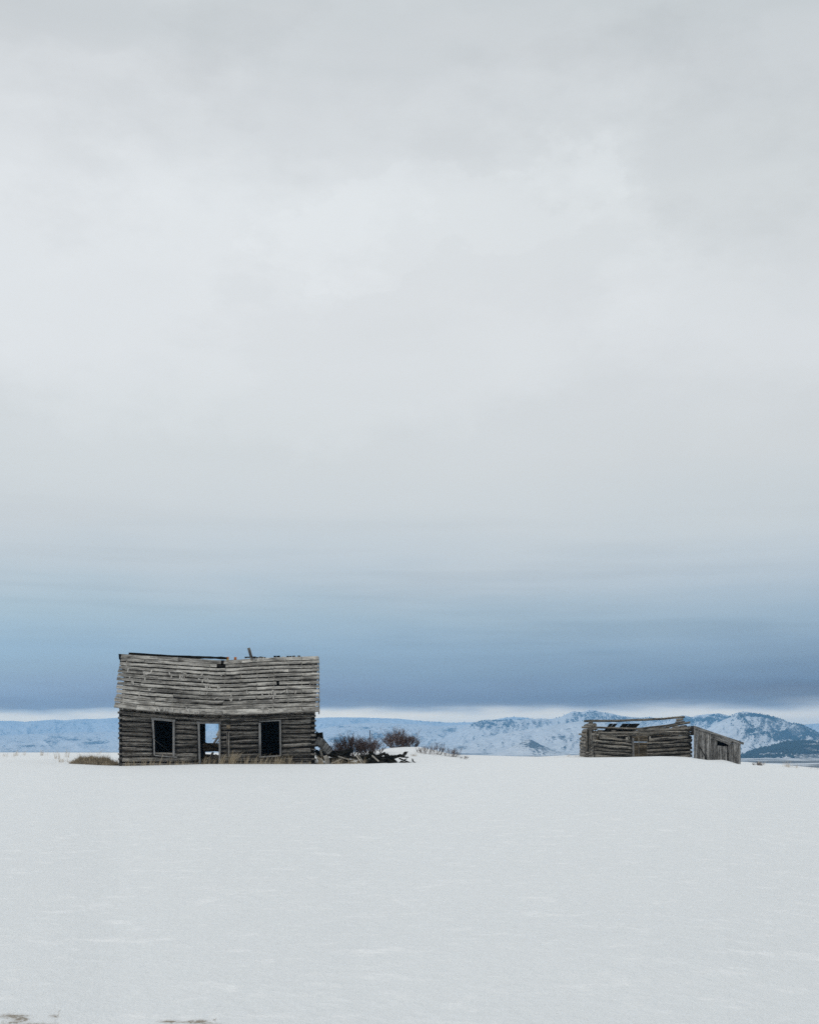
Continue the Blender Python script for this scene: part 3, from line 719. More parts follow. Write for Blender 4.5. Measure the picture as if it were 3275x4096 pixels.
for u, nm in ((.07, 'left'), (HW-.09, 'right')):
    mb = MB()
    for k in range(NL+1):
        z = rowz(u, k) if k else rowz(u, 0)
        mb.log([(u, .13, z), (u, 2.5, z), (u, 4.92, z)], .07, 3.5, .01, 10, hr=.088, seg=.6)
    # gable boards above the eave
    uu = u; n = 16
    for i in range(n):
        v0 = .1+4.9*i/n; vc = v0+4.9/n/2
        t = 1-abs(vc-VR)/(VR-VE); zt = zE(uu)*(1-t)+zR(uu)*t-.16
        if zt > wt(uu)+.03: mb.board((uu, vc, wt(uu)-.05), (uu, vc, zt), 4.9/n*.985, .025, (1, 0, 0), 1)
    mb.build('gable_wall', M['wall'], cabin)
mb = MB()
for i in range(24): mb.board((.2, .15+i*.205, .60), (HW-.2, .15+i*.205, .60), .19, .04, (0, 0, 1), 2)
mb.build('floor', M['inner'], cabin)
# top plate joist ends under the eave
for px in (536, 583, 627, 672, 716, 762, 807, 878, 968, 1013, 1040, 1150, 1180, 1220):
    u = H(px, 2860).x; z = wt(u)+.0
    mb = MB(); mb.board((u, -.14, z), (u, .6, z), .055, .07, (0, 0, 1), 1, .005)
    mb.build('joist', M['dark'], cabin)

def frame_board(name, parent, x0, y0, x1, y1, wpx, mat=None, v=-.115, segs=4, thick=.035):
    """a trim board whose centre line runs between two photo points on the front wall"""
    a, b = H(x0, y0, v), H(x1, y1, v); mb = MB()
    mb.board(a, b, wpx*.0099, thick, (0, -1, 0), segs, .006, jit=.03)
    return mb.build(name, mat or M['trim'], parent)
def opening(name, pieces, label=None):
    e = bpy.data.objects.new(name, None); COL.objects.link(e); e.parent = cabin; e.empty_display_size = .1
    if label: e['label'] = label
    for nm, x0, y0, x1, y1, w_ in pieces: frame_board(nm, e, x0, y0, x1, y1, w_, v=-.115-(.012 if nm == 'lintel' else .003 if nm == 'sill' else 0))
    return e
opening('window_frame', [('lintel',605,2875,701,2884,9),('jamb',611,2880,614.5,2955,8),('jamb',616,2956,617,3021,5.5),('jamb',695,2889,694.5,3027,8),('sill',620,3022.5,708,3030,5)], 'crooked pale frame of the left window')
opening('window_frame', [('lintel',1037,2886.5,1124,2882,4.5),('jamb',1039,2892,1040,3030,8.5),('jamb',1120.5,2884,1122,3024,6.5),('sill',1036,3029,1124,3023.5,5)], 'pale frame of the right window')
opening('door_frame', [('lintel',786,2891,884,2892,9),('jamb',794,2895,799.5,3064,7.5),('jamb',878,2895,878.5,3064,7.5)], 'pale frame of the open doorway')
frame_board('upright_board', cabin, 911.5, 2929, 912.5, 3030, 11, M['wall'], -.13)
mb = MB(); mb.board(H(906,2908,-.1), H(921,2908,-.1), .13, .05, (0, -1, 0), 1, .01); o = mb.build('wall_block_gap', M['warm'], cabin)
mb = MB(); mb.board(H(905,2885,-.1), H(921,2885,-.1), .10, .04, (0, -1, 0), 1, .01); mb.build('wall_block_gap', M['dark'], cabin)  # a gap in the wall, its shade given as a dark board
# inner reveals of the openings (short jambs in the wall thickness)
for (a, b, z0, z1) in wins:
    mb = MB(); z0 = max(z0, .7)
    for u in (a-.015, b+.015): mb.board((u, .0, z0), (u, .0, z1), .03, .20, (0, 1, 0), 1)
    mb.board((a, .0, z1+.02), (b, .0, z1+.02), .20, .03, (0, 0, 1), 1)
    mb.build('opening_lining', M['inner'], cabin)
# logs still lying across the break in the rear wall, seen through the doorway
mb = MB(); mb.log([H(812,2983,4.9), H(860,2984,4.9), H(912,2988,4.9)], .13, 2.5, .03, 12, hr=.135); mb.build('fallen_log', M['warm'], cabin)  # paler wood on the upper two puts light from behind into colour
mb = MB(); mb.log([H(812,3002,4.8), H(860,3001,4.8), H(905,3004,4.8)], .1, 2.5, .03, 12, hr=.085); mb.build('fallen_log', M['warm'], cabin)
mb = MB(); mb.log([H(812,3034,4.85), H(905,3037,4.85)], .1, 2.5, .03, 12, hr=.18); mb.build('fallen_log', M['wall'], cabin)
mb = MB(); mb.log([H(812,3058,4.7), H(905,3058,4.7)], .1, 2.5, .03, 12, hr=.1); mb.build('fallen_log', M['wall'], cabin)
mb = MB(); mb.tube([H(800,2962,2.2), H(840,2981,3), H(882,3001,3.8)], .03, .022, 6); mb.build('loose_pole', M['dark'], cabin)
mb = MB(); mb.tube([H(618,2960,.5), H(650,2985,.8), H(684,3014,1.1)], .009, .007, 5); mb.build('loose_stick', M['plank'], cabin)
mb = MB()
for (x0, y0, x1, y1, v, w_) in ((838,3058,866,3018,1.6,.07),(846,3060,872,3024,1.3,.05),(828,3054,852,3010,2.4,.09),(862,3062,880,3030,1.0,.05)):
    mb = MB(); mb.board(H(x0,y0,v), H(x1,y1,v), w_, .03, (0, -1, 0), 2, .01); mb.build('loose_board', M['plank'], cabin)

# ================================================================== LOG RUIN (right)
ruin = empty('roofless_log_ruin', (RF.O.x, RF.O.y, .0), 0, label='roofless ruin of round logs with open ridge poles, half buried in snow', cat='ruin')
Q = lambda px, py, v=0: RF.on_v(px, py, v)
def c5(x, y): return 2300+x*.1856, 2840+y*.1856
def c6(x, y): return 2580+x*.2436, 2840+y*.2436
mb = MB()
for (x0, y0, x1, y1, r) in [(520,598,1222,668,.068),(435,675,1222,752,.07),(430,752,1222,832,.075),(430,832,1222,908,.072),(430,915,1222,982,.078),(430,995,1222,1060,.075),(500,560,900,600,.05)]:
    a, b = c5(x0, y0), c5(x1, y1); am = ((a[0]+b[0])/2, (a[1]+b[1])/2+random.uniform(-1, .3))
    mb.log([Q(*a), Q(*am), Q(*b)], r, 2.2, .02, 12, taper=random.uniform(.85, 1.05))
    if x0 > 440: continue
mb.build('front_wall', M['log'], ruin)
mb = MB()
for (x0, y0, x1, y1, r) in [(62,490,705,440,.078),(28,548,770,500,.062),(30,603,722,565,.075),(30,670,765,630,.075),(30,738,768,690,.08),(30,806,768,755,.08),(400,415,700,402,.06)]:
    a, b = c6(x0, y0), c6(x1, y1); am = ((a[0]+b[0])/2, (a[1]+b[1])/2+random.uniform(-.6, 1.0))
    mb.log([Q(*a), Q(*am), Q(*b)], r, 2.2, .02, 12, taper=random.uniform(.9, 1.05))
mb.build('front_wall', M['log'], ruin)
# left gable: logs running back, broken and slumped beside a tall frame
mb = MB()
for i, (ya, yb, yc) in enumerate([(575,640,500),(650,715,570),(725,775,640),(800,838,712),(870,900,785),(940,960,860),(1010,1015,935)]):
    f0 = RF.on_u(*c5(432, ya)); f1 = RF.on_u(*c5(325, yb+10)); b0 = RF.on_u(*c5(255, yb+5)); b1 = RF.on_u(*c5(128+random.uniform(-8, 12), yb-15))
    mb.log([f0, f1], .095, 2.2, .02, 12, up=(0, 0, 1)); mb.log([b0, b1], .095, 2.2, .02, 12)
mb.log([RF.on_u(*c5(255, 560)), RF.on_u(*c5(150, 540))], .09, 2.2, .02, 12)
mb.log([RF.on_u(*c5(480, 520)), RF.on_u(*c5(360, 520))], .08, 2.2, .02, 12)
mb.build('gable_wall', M['log'], ruin)
for (x0, y0, x1, y1, r) in [(445,408,180,450,.085),(425,335,222,345,.10),(360,290,310,285,.045),(365,265,300,268,.05)]:
    mb = MB(); a = RF.on_u(*c5(x0, y0)); b = RF.on_u(*c5(x1, y1)); m_ = a.lerp(b, .5)+Vector((0, 0, .03))
    mb.log([a, m_, b], r, 2.2, .02, 12); mb.build('gable_log', M['log'], ruin)
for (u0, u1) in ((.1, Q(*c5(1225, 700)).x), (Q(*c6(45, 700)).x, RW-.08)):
    mb = MB(); mb.board(((u0+u1)/2, .03, .7), ((u0+u1)/2, .03, 2.12), u1-u0, .04, (0, -1, 0), 1); mb.build('gap_shade_board', M['inner'], ruin)  # dark backing that paints the shade between the ruin's logs
e = bpy.data.objects.new('gable_frame', None); COL.objects.link(e); e.parent = ruin
for (x, yt, yb, w_, m1) in ((256, 435, 912, .10, 'trim'), (318, 430, 905, .035, 'trim')):
    mb = MB(); a = RF.on_u(*c5(x, yt), u=-.12); b = RF.on_u(*c5(x-6, yb), u=-.12); a.y = b.y = (a.y+b.y)/2
    mb.board(a, b, .07, .07, (1, 0, 0), 3, .01); mb.build('jamb', M['log'], e)
mb = MB(); a = RF.on_u(*c5(290, 440), u=-.09); b = RF.on_u(*c5(278, 915), u=-.09); a.y = b.y = (a.y+b.y)/2
mb.board(a, b, .55, .03, (1, 0, 0), 3, .01); mb.build('dark_panel', M['dark'], e)
mb = MB(); mb.board(RF.on_u(*c5(235, 915), u=-.14), RF.on_u(*c5(300, 918), u=-.14), .06, .05, (0, 0, 1), 1, .01); mb.build('sill', M['log'], e)
mb = MB(); mb.board(RF.on_u(*c5(352, 430), u=-.1), RF.on_u(*c5(348, 640), u=-.1), .5, .05, (1, 0, 0), 1, .01); mb.build('upright_board', M['log'], ruin)
for x in (385, 432):
    mb = MB(); a = Q(*c5(x, 430), v=1.2); b = Q(*c5(x, 500), v=1.2); mb.board(a, b, .035, .03, (0, -1, 0), 1); mb.build('upright_stick', M['dark'], ruin)
# right gable
mb = MB()
for i, (y, x1) in enumerate([(330,1),(390,1),(450,1),(510,1),(570,1),(630,1),(690,1),(750,1)]):
    z = Q(*c6(730, y)).z; mb.log([(RW-.06, .12, z), (RW-.03, 2.5, z), (RW-.03, 5.1, z)], .095, 2.2, .02, 12)
for z, v0, v1 in ((2.42, .5, 4.5), (2.6, 1.2, 3.9)):
    mb.log([(RW-.05, v0, z), (RW-.05, v1, z)], .1, 2.2, .02, 12)
mb.build('gable_wall', M['log'], ruin)
for (cx_, cy, rx, v, r) in ((565, 165, 110, 2.5, .085), (570, 208, 150, 2.3, .07)):
    mb = MB(); a = Q(*c6(cx_-rx/2, cy+4), v=v); b = Q(*c6(cx_+rx/2, cy-4), v=v)
    mb.log([a, a.lerp(b, .5), b], r, 2.2, .03, 12, hr=r*.85, seg=.1); mb.build('gable_log', M['log'], ruin)
# rear wall, warm brown where the doorway shows its inner face
mb = MB()
zt = Q(*c5(1400, 580), v=5).z
for y, r in ((490,.08),(545,.09),(600,.11),(655,.11),(745,.1),(820,.15),(882,.085),(912,.09),(970,.16),(1035,.15)):
    z = Q(*c5(1400, y), v=5).z; mb.log([(0, 5, z+.03), (2.5, 5, z), (RW, 5, z+.03)], r*.9, 2.4, .015, 12, hr=r*.98)
mb.build('rear_wall', M['warm'], ruin)
# door: jamb board, thin pole
mb = MB(); mb.board(Q(*c5(1247, 612), v=-.11), Q(*c5(1254, 1040), v=-.11), .088, .04, (0, -1, 0), 3, .01); mb.build('door_jamb', M['trim'], ruin)
mb = MB(); mb.log([Q(*c5(1368, 555), v=.02), Q(*c5(1376, 1040), v=.02)], .025, 2, .01, 8, up=(0, 1, 0)); mb.build('door_pole', M['log'], ruin)
mb = MB(); mb.board(Q(*c5(1120, 585), v=-.02), Q(*c5(1140, 640), v=-.02), .2, .04, (0, -1, 0), 1, .01); mb.build('short_block', M['log'], ruin)
mb = MB(); mb.board(Q(*c5(1610, 570), v=.02), Q(*c5(1610, 620), v=.02), .08, .04, (0, -1, 0), 1, .01); mb.build('short_block', M['plank'], ruin)
# poles
def pole(pts, v, r, taper=1., lab=None):
    mb = MB(); mb.log([Q(*p, v=v) for p in pts], r, 2.1, .014, 12, taper=taper); o = mb.build('pole', M['log'], ruin)
    if lab: o['label'] = lab
pole([c5(190,245), c5(700,240), c5(1300,220), c6(0,165), c6(350,140), c6(645,120)], 2.5, .064, .95, 'thick ridge pole along the top')
pole([c5(142,378), c5(500,385), c5(900,400), c5(1250,415), c5(1420,410), c6(60,292), c6(350,262), c6(570,225)], 1.25, .056, 1.0, 'middle pole below the ridge')
pole([c5(1340,445), c6(60,322), c6(330,300), c6(480,258), c6(735,205)], .9, .055, 1.05, 'forked pole rising to the right corner')
pole([c5(75,532), c5(250,525), c5(330,530)], 5.1, .05)
pole([c5(490,493), c5(900,492), c5(1400,492), c6(0,380), c6(400,368), c6(700,360)], -.05, .05, 1.1, 'pale top log of the front wall')
pole([c5(360,520), c5(520,535), c5(900,545), c5(1150,550), c5(1500,545), c6(0,412), c6(400,398), c6(772,375)], .05, .062, 1.0)
pole([c5(1250,476), c6(0,350), c6(350,334), c6(772,306)], .15, .078, 1.1)
pole([c6(60,345), c6(300,338), c6(700,300)], 4.8, .07)
pole([c5(480,455), c5(800,470), c5(1350,470)], 4.9, .06)
# boards left on the rear slope
zr_, zb_ = 2.80, Q(2450, 2929, v=5.2).z
for (x0, x1, x2, x3) in [(740,822,560,652),(832,908,672,745),(1022,1160,862,1000),(1172,1216,1010,1050),(1222,1395,1052,1310)]:
    a = Q(*c5((x0+x1)/2, 262), v=2.55); u = a.x; wd = (x1-x0)*.1856/FPX*62.5
    k = max(1, round(wd/.16))
    for i in range(k):
        uu = u-wd/2+wd*(i+.5)/k; mb = MB()
        mb.board((uu, 2.55, zr_), (uu+random.uniform(-.02, .02), 5.6, zb_-.14), wd/k*random.uniform(.9, 1.02), .025, (0, .3, 1), 4, .03, jit=.02)
        mb.build('roof_board', M['dark'], ruin)
mb = MB()
for (x0, x1) in ((770, 1310),):
    mb.board(Q(*c5(700,456), v=4.95), Q(*c5(1320,450), v=4.95), .26, .04, (0, -1, 0), 3, .02)
mb.build('eave_board', M['dark'], ruin)

# ================================================================== BOARD SHED
shed = empty('board_shed', (RF.O.x+RW+.1, RF.O.y-.4, 0), 0, label='small lean-to shed of grey vertical boards beside the log ruin', cat='shed')
SF = Frame(0, 1, 0); SF.O = Vector((RF.O.x+RW+.1, RF.O.y-.4, 0))
K = lambda x, y, v=0: SF.on_v(*c6(x, y), v=v)
def topy(x): return 262+(x-800)*(540-262)/(1612-800)
brd = []
for (x0, x1, yt) in [(797,845,None),(848,886,None),(890,980,None),(986,1075,None),(1080,1120,None),(1122,1184,None),(1366,1405,None),(1408,1440,None),(1446,1500,None),(1503,1522,None),(1527,1566,None)]:
    xm = (x0+x1)/2; yt = topy(xm)+30
    if 1080 < xm < 1180: yt = topy(xm)+30
    brd.append((x0, x1, yt))
brd += [(1186,1222,590),(1224,1264,594),(1270,1344,600)]
mb = MB()
for (x0, x1, yt) in brd:
    xm = (x0+x1)/2; a = K(xm, yt); b = K(xm, yt); b.z = .35
    mb.board(a, b, (x1-x0)*.2436/FPX*59.6*.97, .03, (0, -1, 0), 4, .012, jit=.02)
mb.build('front_boarding', M['board'], shed)
mb = MB(); mb.board(K(800, 280, -.05), K(1612, 556, -.05), .12, .05, (0, -1, 0), 8, .02, jit=.05); mb.build('fascia', M['board'], shed)
mb = MB(); mb.board(K(1098, 437, -.035), K(1400, 550, -.035), .23, .04, (0, -1, 0), 4, .03, jit=.04); mb.build('header_board', M['board'], shed)
mb = MB(); mb.board(K(900, 612, -.03), K(1012, 830, -.03), .035, .02, (0, -1, 0), 2, .01); mb.build('diagonal_brace', M['inner'], shed)
mb = MB(); mb.log([K(782, 262, .1), K(786, 420, .1)], .09, 2.5, .01, 8, up=(0, 1, 0)); mb.build('dark_corner_upright', M['inner'], shed)
xR = K(1566, 700).x
mb = MB()
n = 12
for i in range(n): mb.board((xR-.02, 2.6*(i+.5)/n, K(1560, topy(1560)+35).z), (xR-.02, 2.6*(i+.5)/n, .3), 2.6/n*.98, .03, (1, 0, 0), 1)
mb.build('side_boarding', M['board'], shed)
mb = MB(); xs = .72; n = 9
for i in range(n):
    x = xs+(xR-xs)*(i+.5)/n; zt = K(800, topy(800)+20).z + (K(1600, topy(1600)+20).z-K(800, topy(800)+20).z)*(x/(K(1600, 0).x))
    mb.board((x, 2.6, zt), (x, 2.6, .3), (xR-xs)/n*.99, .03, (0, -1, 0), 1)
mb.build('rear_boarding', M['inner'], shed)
mb = MB(); a = K(792, 262); b = K(1600, 540); n = 13
for i in range(n):
    v = -.02+2.75*(i+.5)/n; mb.board((a.x, v, a.z-.02), (b.x, v, b.z-.02), 2.75/n*.98, .028, (0, 0, 1), 4, .02)
mb.build('roof', M['board'], shed)
# ================================================================== debris east of the cabin
def c4(x, y): return 1230+x*.261, 2880+y*.261
GRP = 'dark broken timbers in the heap beside the cabin'
def loose(name, kind, p0, p1, D0, D1, wd, th, mat, label, cat='plank', group=None, up=None, round_=False, taper=1.):
    a = ray(*p0, D0); b = ray(*p1, D1); c = a.lerp(b, .5)
    mb = MB()
    if not round_: th = th*.75; wd = wd*.95
    if round_: mb.log([a-c, Vector((0, 0, random.uniform(-.02, .03))), b-c], wd/2, 2.3, .04, 10, hr=th/2, taper=taper, endj=.05, seg=.15)
    else:
        L_ = (b-a).length; n = 4
        mb.board(a-c, b-c, wd, th, up or (random.uniform(-.3, .3), -1, random.uniform(.3, 1)), n, .04, jit=.09)
    o = mb.build(name, mat, None, c); tag(o, label, cat, group)
    return o
DL = 'dark rotten timber lying in the collapsed heap right of the large cabin'
timber = [  # crop coords x0,y0,x1,y1, D, width m, thickness, round
 (240,500,510,520,47.5,.20,.16,1),(270,540,460,560,47.2,.18,.16,1),(520,520,690,465,47.8,.20,.14,0),(330,480,560,540,47.6,.16,.14,1),(240,470,420,520,48,.22,.1,0),
 (360,560,620,590,46.8,.16,.13,1),(380,590,640,640,46.6,.12,.05,0),(340,610,560,650,46.5,.16,.12,1),(350,650,620,665,46.3,.18,.14,1),(470,640,760,670,46.3,.14,.12,1),
 (610,560,760,600,47,.12,.05,0),(620,575,900,600,46.9,.09,.05,0),(780,640,900,620,46.5,.16,.13,1),(890,590,1010,560,46.6,.20,.18,1),(900,630,1120,650,46.4,.22,.2,1),
 (930,570,960,500,46.9,.14,.1,0),(960,520,1010,500,46.8,.14,.08,0),(980,640,1230,670,46.2,.2,.18,1),(1050,600,1340,575,46.6,.14,.12,1),(1040,580,1330,600,46.8,.12,.05,0),
 (1080,560,1185,512,46.9,.12,.05,0),(1150,590,1320,640,46.3,.14,.1,1),(1200,560,1240,545,46.7,.2,.1,0),(1320,580,1440,540,46.6,.12,.07,0),(1440,570,1530,575,46.5,.1,.06,0),
 (1480,500,1530,500,46.6,.08,.05,0),(1460,560,1500,510,46.6,.12,.08,0),(1400,590,1570,660,46.2,.06,.04,0),(1420,650,1500,680,46.1,.15,.1,0),(1490,610,1515,598,46.2,.06,.04,0),
 (1600,625,1662,668,46.2,.035,.03,0),(1605,600,1612,625,46.2,.05,.03,0),(1350,630,1365,665,46.2,.05,.04,0),(1230,610,1320,650,46.3,.1,.08,0),(900,680,1220,678,46.0,.16,.14,1),
 (870,660,965,675,46.0,.14,.12,0),(1000,610,1200,625,46.5,.24,.2,1),(700,570,860,590,47.2,.08,.05,0),(500,500,640,545,48,.2,.12,0),(250,440,330,500,48.2,.2,.05,0),(130,480,260,560,47.2,.22,.14,1),(140,560,250,600,46.9,.2,.14,1),(260,600,350,640,46.6,.2,.1,1)]
for i, (x0, y0, x1, y1, D, wd, th_, rd) in enumerate(timber):
    dz = random.uniform(-.5, .5)
    loose('fallen_log' if rd else 'broken_plank', 0, c4(x0, y0), c4(x1, y1), D-dz, D+dz, wd, th_, M['dark'], DL, 'timber', GRP, round_=bool(rd))
for _ in range(34):      # thin splinters and laths tangled in the heap
    x = random.choice([random.uniform(150, 700), random.uniform(850, 1330)]); y = random.uniform(520, 660) if x < 800 else random.uniform(555, 665)
    a_ = random.uniform(-.7, .7); L_ = random.uniform(40, 130); D = random.uniform(46.1, 47.6)-(y-520)/500
    loose('broken_plank', 0, c4(x-L_/2*math.cos(a_), y-L_/2*math.sin(a_)), c4(x+L_/2*math.cos(a_), y+L_/2*math.sin(a_)), D-.2, D+.2, random.uniform(.05, .12), .03, M['dark'], DL, 'timber', GRP)
# fallen roof panel of grey boards leaning on the cabin's right corner
panel = empty('fallen_roof_panel', ray(*c4(250, 560), 47.4), 0, label='slanting panel of grey boards leaning against the right corner of the large cabin', cat='roof panel')
O_ = Vector(panel.location)
for i in range(6):
    s0 = i/6; mb = MB()
    a = ray(*c4(205+190*s0*.9, 275+210*s0), 47.4); b = ray(*c4(150+200*s0*.75, 385+215*s0*.75), 47.1)
    mb.board(a-O_, b-O_, .24, .025, (0, -1, .2), 3, .03, jit=.03); mb.build('board', M['board'], panel)
mb = MB(); mb.board(ray(*c4(128,195),47.7)-O_, ray(*c4(350,450),47.7)-O_, .14, .05, (0, -1, .2), 4, .03); mb.build('rail', M['dark'], panel)
mb = MB(); mb.board(ray(*c4(150,200),47.9)-O_, ray(*c4(170,400),47.9)-O_, .45, .05, (0, -1, .0), 3, .03); mb.build('rail', M['dark'], panel)
loose('broken_plank', 0, c4(195, 460), c4(220, 555), 46.7, 46.7, .09, .04, M['plank'], 'short grey upright plank under the leaning roof panel', 'plank')
loose('broken_plank', 0, c4(140, 560), c4(250, 680), 46.4, 46.2, .09, .03, M['plank'], 'brown plank slanting down beside the cabin corner into the snow', 'plank', up=(0, -1, .1))
loose('broken_plank', 0, c4(270, 555), c4(310, 690), 46.2, 46.1, .16, .03, M['plank'], 'wide pale board standing in the snow beside the cabin corner', 'plank', up=(0, -1, .1))
loose('broken_plank', 0, c4(310, 565), c4(330, 690), 46.25, 46.15, .10, .03, M['plank'], 'narrow pale board beside the wide standing one', 'plank', up=(0, -1, .1))
loose('broken_plank', 0, c4(995, 555), c4(1085, 632), 46.0, 45.9, .06, .03, M['plank'], 'pale plank slanting across the dark heap of timber', 'plank', up=(0, -1, .3))
loose('broken_plank', 0, c4(470, 562), c4(640, 612), 46.3, 46.3, .05, .03, M['plank'], 'thin pale lath on top of the grassy timber, left of the crossed laths', 'lath', up=(0, -1, .3))
loose('broken_plank', 0, c4(740, 540), c4(845, 685), 45.9, 45.6, .04, .03, M['plank'], 'left one of two crossed pale laths leaning in the snow', 'lath', up=(0, -1, .3))
loose('broken_plank', 0, c4(770, 530), c4(885, 690), 46.0, 45.7, .035, .03, M['plank'], 'right one of two crossed pale laths leaning in the snow', 'lath', up=(0, -1, .3))
loose('broken_plank', 0, c4(360, 668), c4(520, 600), 46.0, 46.0, .04, .03, M['plank'], 'pale lath rising to the right in front of the dark timber', 'lath', up=(0, -1, .3))
# broken boards standing behind the doorway
for (x0, y0, x1, y1, w_, lab) in ((868,2932,880,2940,.25,'wide weathered board end seen through the cabin doorway'),(850,2956,885,2950,.05,'thin splintered stick seen through the cabin doorway'),
                             (856,2974,873,2948,.10,'dark slanting prop seen through the cabin doorway'),(866,2974,884,2955,.05,'thin pale prop seen through the cabin doorway')):
    loose('broken_plank', 0, (x0, y0), (x1, y1), 53.5, 53.4, w_, .04, M['plank'] if 'dark' not in lab else M['wall'], lab, 'plank', up=(0, -1, .1))
mb = MB(); a = ray(*c4(955,160), 52); b = ray(*c4(955,480), 52); mb.board(a-b, Vector((0, 0, -.3)), .035, .035, (0, -1, 0), 3)
o = mb.build('fence_post', M['steel'], None, b); tag(o, 'lone thin dark metal post standing in the bare bush', 'post')

# ================================================================== bushes
def bush(px, py, D, w_, h_, stems, label, seed, lean=0., mat='twig', dens=3, thick=.0118, group=None):
    rnd = random.Random(seed); b = ray(px, py, D); b.z = float(ground(b.x, b.y))-.03
    mb = MB()
    def grow(p, d, L, r, lvl):
        pts = [p]; q = p.copy(); dd = d.copy(); n = 3
        for i in range(n):
            dd = (dd+Vector((rnd.uniform(-.22, .22), rnd.uniform(-.22, .22), rnd.uniform(-.04, .16)))).normalized()
            q = q+dd*L/n; pts.append(q.copy())
        mb.tube([x[:] for x in pts], r, r*.45, 3)
        if lvl < dens:
            for k in range(rnd.choice([2, 3, 3, 4])):
                i = rnd.choice([1, 2, 2, 3]); nd = (dd+Vector((rnd.uniform(-.9, .9), rnd.uniform(-.9, .9), rnd.uniform(-.2, .7)))).normalized()
                grow(pts[i], nd, L*rnd.uniform(.4, .7), r*.68, lvl+1)
    for s_ in range(stems):
        a = rnd.uniform(0, 2*math.pi); q = rnd.random()**.6
        ox, oy = math.cos(a)*q*w_*.30, math.sin(a)*q*w_*.25
        d = Vector((ox/w_*3.2+lean+rnd.uniform(-.4, .4), oy/w_*2+rnd.uniform(-.3, .3), .85)).normalized()
        hh = h_*rnd.uniform(.4, .62)*(1-.3*abs(ox)/(w_*.5))
        grow(Vector((ox, oy, 0)), d, hh, thick*rnd.uniform(.8, 1.4), 0)
    o = mb.build('bare_bush', M[mat], None, b); return tag(o, label, 'bush', group)
bush(1412, 3034, 52.5, 1.7, 1.12, 62, 'wide bare dark-twigged bush left of the metal post behind the timber heap', 5, dens=4)
bush(1362, 3022, 53.2, .9, .72, 32, 'low bare bush nearest the cabin corner behind the leaning panel', 51, dens=4)
bush(1480, 3032, 53.0, 1.5, .95, 47, 'tangled bare bush around the foot of the metal post', 6, dens=4)
bush(1590, 2996, 57.0, 1.3, 1.05, 62, 'upright bare reddish bush on the snow mound', 7, .10, dens=4)
bush(1630, 2992, 57.5, 1.1, .85, 41, 'bare reddish bush leaning right on top of the snow mound', 8, .35, dens=4)
bush(1700, 3028, 53.0, .9, .55, 22, 'sparse pale-twigged bush on the right slope of the snow mound', 9, .1, dens=2, thick=.007)
bush(1745, 3032, 53.5, .7, .75, 22, 'taller sparse bush in the snow right of the mound', 10, .1, dens=2, thick=.007)
bush(1805, 3034, 53.0, 1.0, .6, 29, 'low sparse bush at the right end of the row of bushes', 12, .4, dens=2, thick=.007)
bush(1855, 3042, 50.0, .5, .3, 12, 'tiny sprig of twigs in the snow beyond the last bush', 13, .6, dens=2, thick=.005)
bush(3032, 3072, 62.0, .75, .32, 35, 'tiny low grey bush in the snow right of the board shed', 14, .0, dens=2, thick=.006)

# ================================================================== grass (uncountable)
def grass(name, tufts, label, mat='straw', blade=.006):
    mb_v, mb_f = [], []
    for (px0, px1, py, D, spread, hmin, hmax, n, lean) in tufts:
        ncl = max(2, int(n/11)); cl_ = [(random.uniform(px0, px1), random.uniform(.55, 1.1)) for _ in range(ncl)]
        for _ in range(int(n*.8)):
            pc, hs = random.choice(cl_); px = min(px1, max(px0, pc+random.gauss(0, 4.))); b = ray(px, py, D+random.uniform(-spread, spread)); z = float(ground(b.x, b.y))-.02
            h = random.uniform(hmin, hmax)*hs; a = random.uniform(0, math.pi); w_ = blade*random.uniform(.7, 1.5)
            dx, dy = math.cos(a)*w_, math.sin(a)*w_*.5; lx = (lean+random.gauss(0, .22))*h; ly = random.gauss(0, .15)*h
            k = len(mb_v)
            for (s_, ww) in ((0, 1), (.5, .8), (.85, .6)):
                cx_ = b.x+lx*s_**1.5; cy = b.y+ly*s_; cz = z+h*s_
                mb_v.append((cx_-dx*ww, cy-dy*ww, cz)); mb_v.append((cx_+dx*ww, cy+dy*ww, cz))
            mb_v.append((b.x+lx*1.15, b.y+ly, z+h))
            mb_f.extend([(k, k+1, k+3, k+2), (k+2, k+3, k+5, k+4), (k+4, k+5, k+6)])
    me = bpy.data.meshes.new(name); me.from_pydata(mb_v, [], mb_f); o = link_mesh(name, me, M[mat]); return tag(o, label, 'grass', kind='stuff')
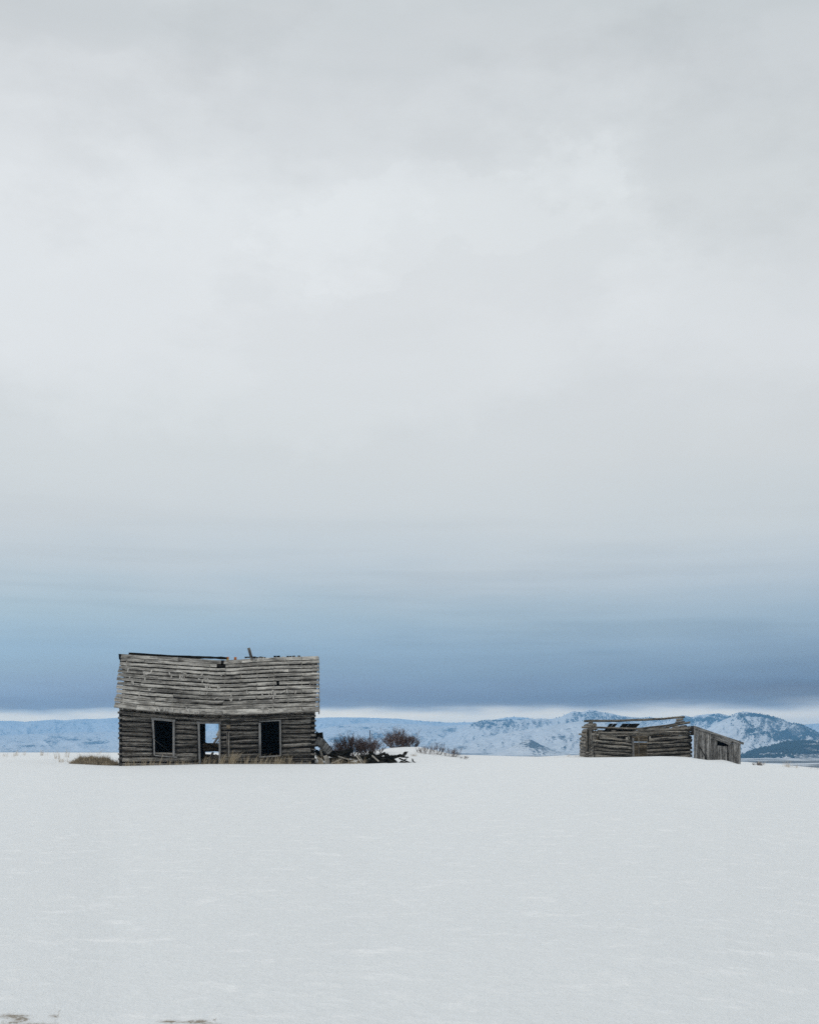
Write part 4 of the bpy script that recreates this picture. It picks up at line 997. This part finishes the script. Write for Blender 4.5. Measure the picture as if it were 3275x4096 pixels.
# turf mound left of the cabin
mx = np.linspace(-1.35, 1.0, 60); my = np.linspace(-.8, .8, 40); MX, MY = np.meshgrid(mx, my)
mc = ray(390, 3060, 46.3); base = ground(MX+mc.x, MY+mc.y)
MZ = base - .04 + .31*np.clip(1-((MX+.1)/1.0)**2, 0, 1)**.8*np.clip(1-(MY/.75)**2, 0, 1)*(.35+1.15*fbm(MX*3.2, MY*3.2, 77, 4)) 
o = grid_mesh('turf_mound', np.stack([MX+mc.x, MY+mc.y, MZ], -1), M['soil']); tag(o, 'low brown mound of matted dead turf left of the large cabin', 'mound')
def mound_grass():
    v, f_ = [], []
    for _ in range(2300):
        i = random.randrange(1, 38); j = random.randrange(3, 58)
        if MZ[i, j]-base[i, j] < .0: continue
        x, y, z = MX[i, j]+mc.x+random.uniform(-.02, .02), MY[i, j]+mc.y+random.uniform(-.02, .02), MZ[i, j]
        h = random.uniform(.04, .16)*(1 if random.random() < .9 else 2.2); lx, ly = random.gauss(0, .07), random.gauss(-.03, .05); w_ = .005
        k = len(v); v += [(x-w_, y, z-.01), (x+w_, y, z-.01), (x+lx, y+ly, z+h)]; f_.append((k, k+1, k+2))
    me = bpy.data.meshes.new('mound_grass'); me.from_pydata(v, [], f_); o = link_mesh('mound_grass', me, M['straw']); tag(o, 'dead grass matted over the turf mound', 'grass', kind='stuff')
mound_grass()
grass('cabin_grass', [(800,905,3060,45.25,.2,.2,.55,230,.35),(905,950,3060,45.25,.2,.25,.6,200,.35),(950,1060,3060,45.3,.2,.12,.5,170,.3),(1060,1170,3060,45.6,.2,.15,.5,190,.25),(1110,1160,3060,45.6,.15,.4,.62,26,.3),(1170,1240,3060,45.9,.2,.08,.25,60,.1),
                      (480,800,3062,45.2,.2,.08,.3,260,.1),(560,680,3062,45.2,.2,.2,.45,60,.1),(640,660,3062,45.2,.1,.4,.55,6,.2),(820,880,3060,46.6,.4,.25,.5,90,.3)], 'straw-coloured dead grass along the foot of the large cabin', blade=.0045)
grass('heap_grass', [(1265,1300,3055,45.9,.2,.15,.45,90,-.1),(1320,1460,3058,45.6,.25,.12,.32,260,.3),(1400,1460,3050,45.8,.25,.2,.4,60,.4),(1640,1670,3052,50,.3,.05,.15,60,.6)], 'pale dead grass bent over the timbers beside the large cabin', 'straw', .004)
grass('stubble_grass', [(0,60,3040,56,3,.1,.3,45,.1),(60,100,3040,60,3,.15,.45,50,.1),(150,190,3035,60,2,.2,.6,55,.1),(215,240,3045,52,1,.2,.5,40,-.1),(255,275,3040,54,1,.25,.55,34,.1),(235,300,3050,47.5,1,.1,.25,80,0),(285,480,3040,52,3,.15,.4,36,.3),(370,410,3040,62,2,.3,.55,16,.7)], 'sparse pale grass stalks in the snow left of the large cabin', 'palestraw', .004)
grass('far_stubble_grass', [(3030,3060,3065,66,2,.15,.35,40,0),(3130,3160,3070,66,2,.2,.5,60,.1),(3160,3190,3070,66,2,.1,.35,30,.1),(2960,3275,3070,64,4,.05,.2,90,.1),(2240,2330,3026,66,3,.05,.14,140,.2),(1850,2250,3030,74,5,.03,.12,60,.2)], 'sparse pale grass stalks poking from the snow around the shed', 'palestraw', .005)
grass('foreground_grass', [(0,300,4075,6.3,.15,.01,.04,60,.3),(780,880,4090,6.2,.06,.01,.04,26,.3)], 'short dead grass tips in the dirty snow at the bottom left', 'straw', .0015)

# ================================================================== haze
me = bpy.data.meshes.new('haze')
x0, x1, y0, y1, z0, z1 = -7000, 7000, -600, HZ_Y, -32, HZ_TOP
me.from_pydata([(x, y, z) for z in (z0, z1) for y in (y0, y1) for x in (x0, x1)], [], [(0,2,3,1),(4,5,7,6),(0,1,5,4),(2,6,7,3),(0,4,6,2),(1,3,7,5)])
mh = bpy.data.materials.new('haze_air'); mh.use_nodes = True; th_ = NT(mh.node_tree)
pv = th_.new('ShaderNodeVolumePrincipled'); oo = th_.new('ShaderNodeOutputMaterial'); th_.link(pv.outputs[0], oo.inputs['Volume'])
pv.inputs['Color'].default_value = HZ_C+(1,); pv.inputs['Absorption Color'].default_value = HZ_A+(1,)
pv.inputs['Density'].default_value = HZ_D; pv.inputs['Anisotropy'].default_value = 0
hz = link_mesh('haze', me, mh); hz['kind'] = 'stuff'; hz['label'] = 'thin blue haze over the valley and far hills'; hz['category'] = 'haze'
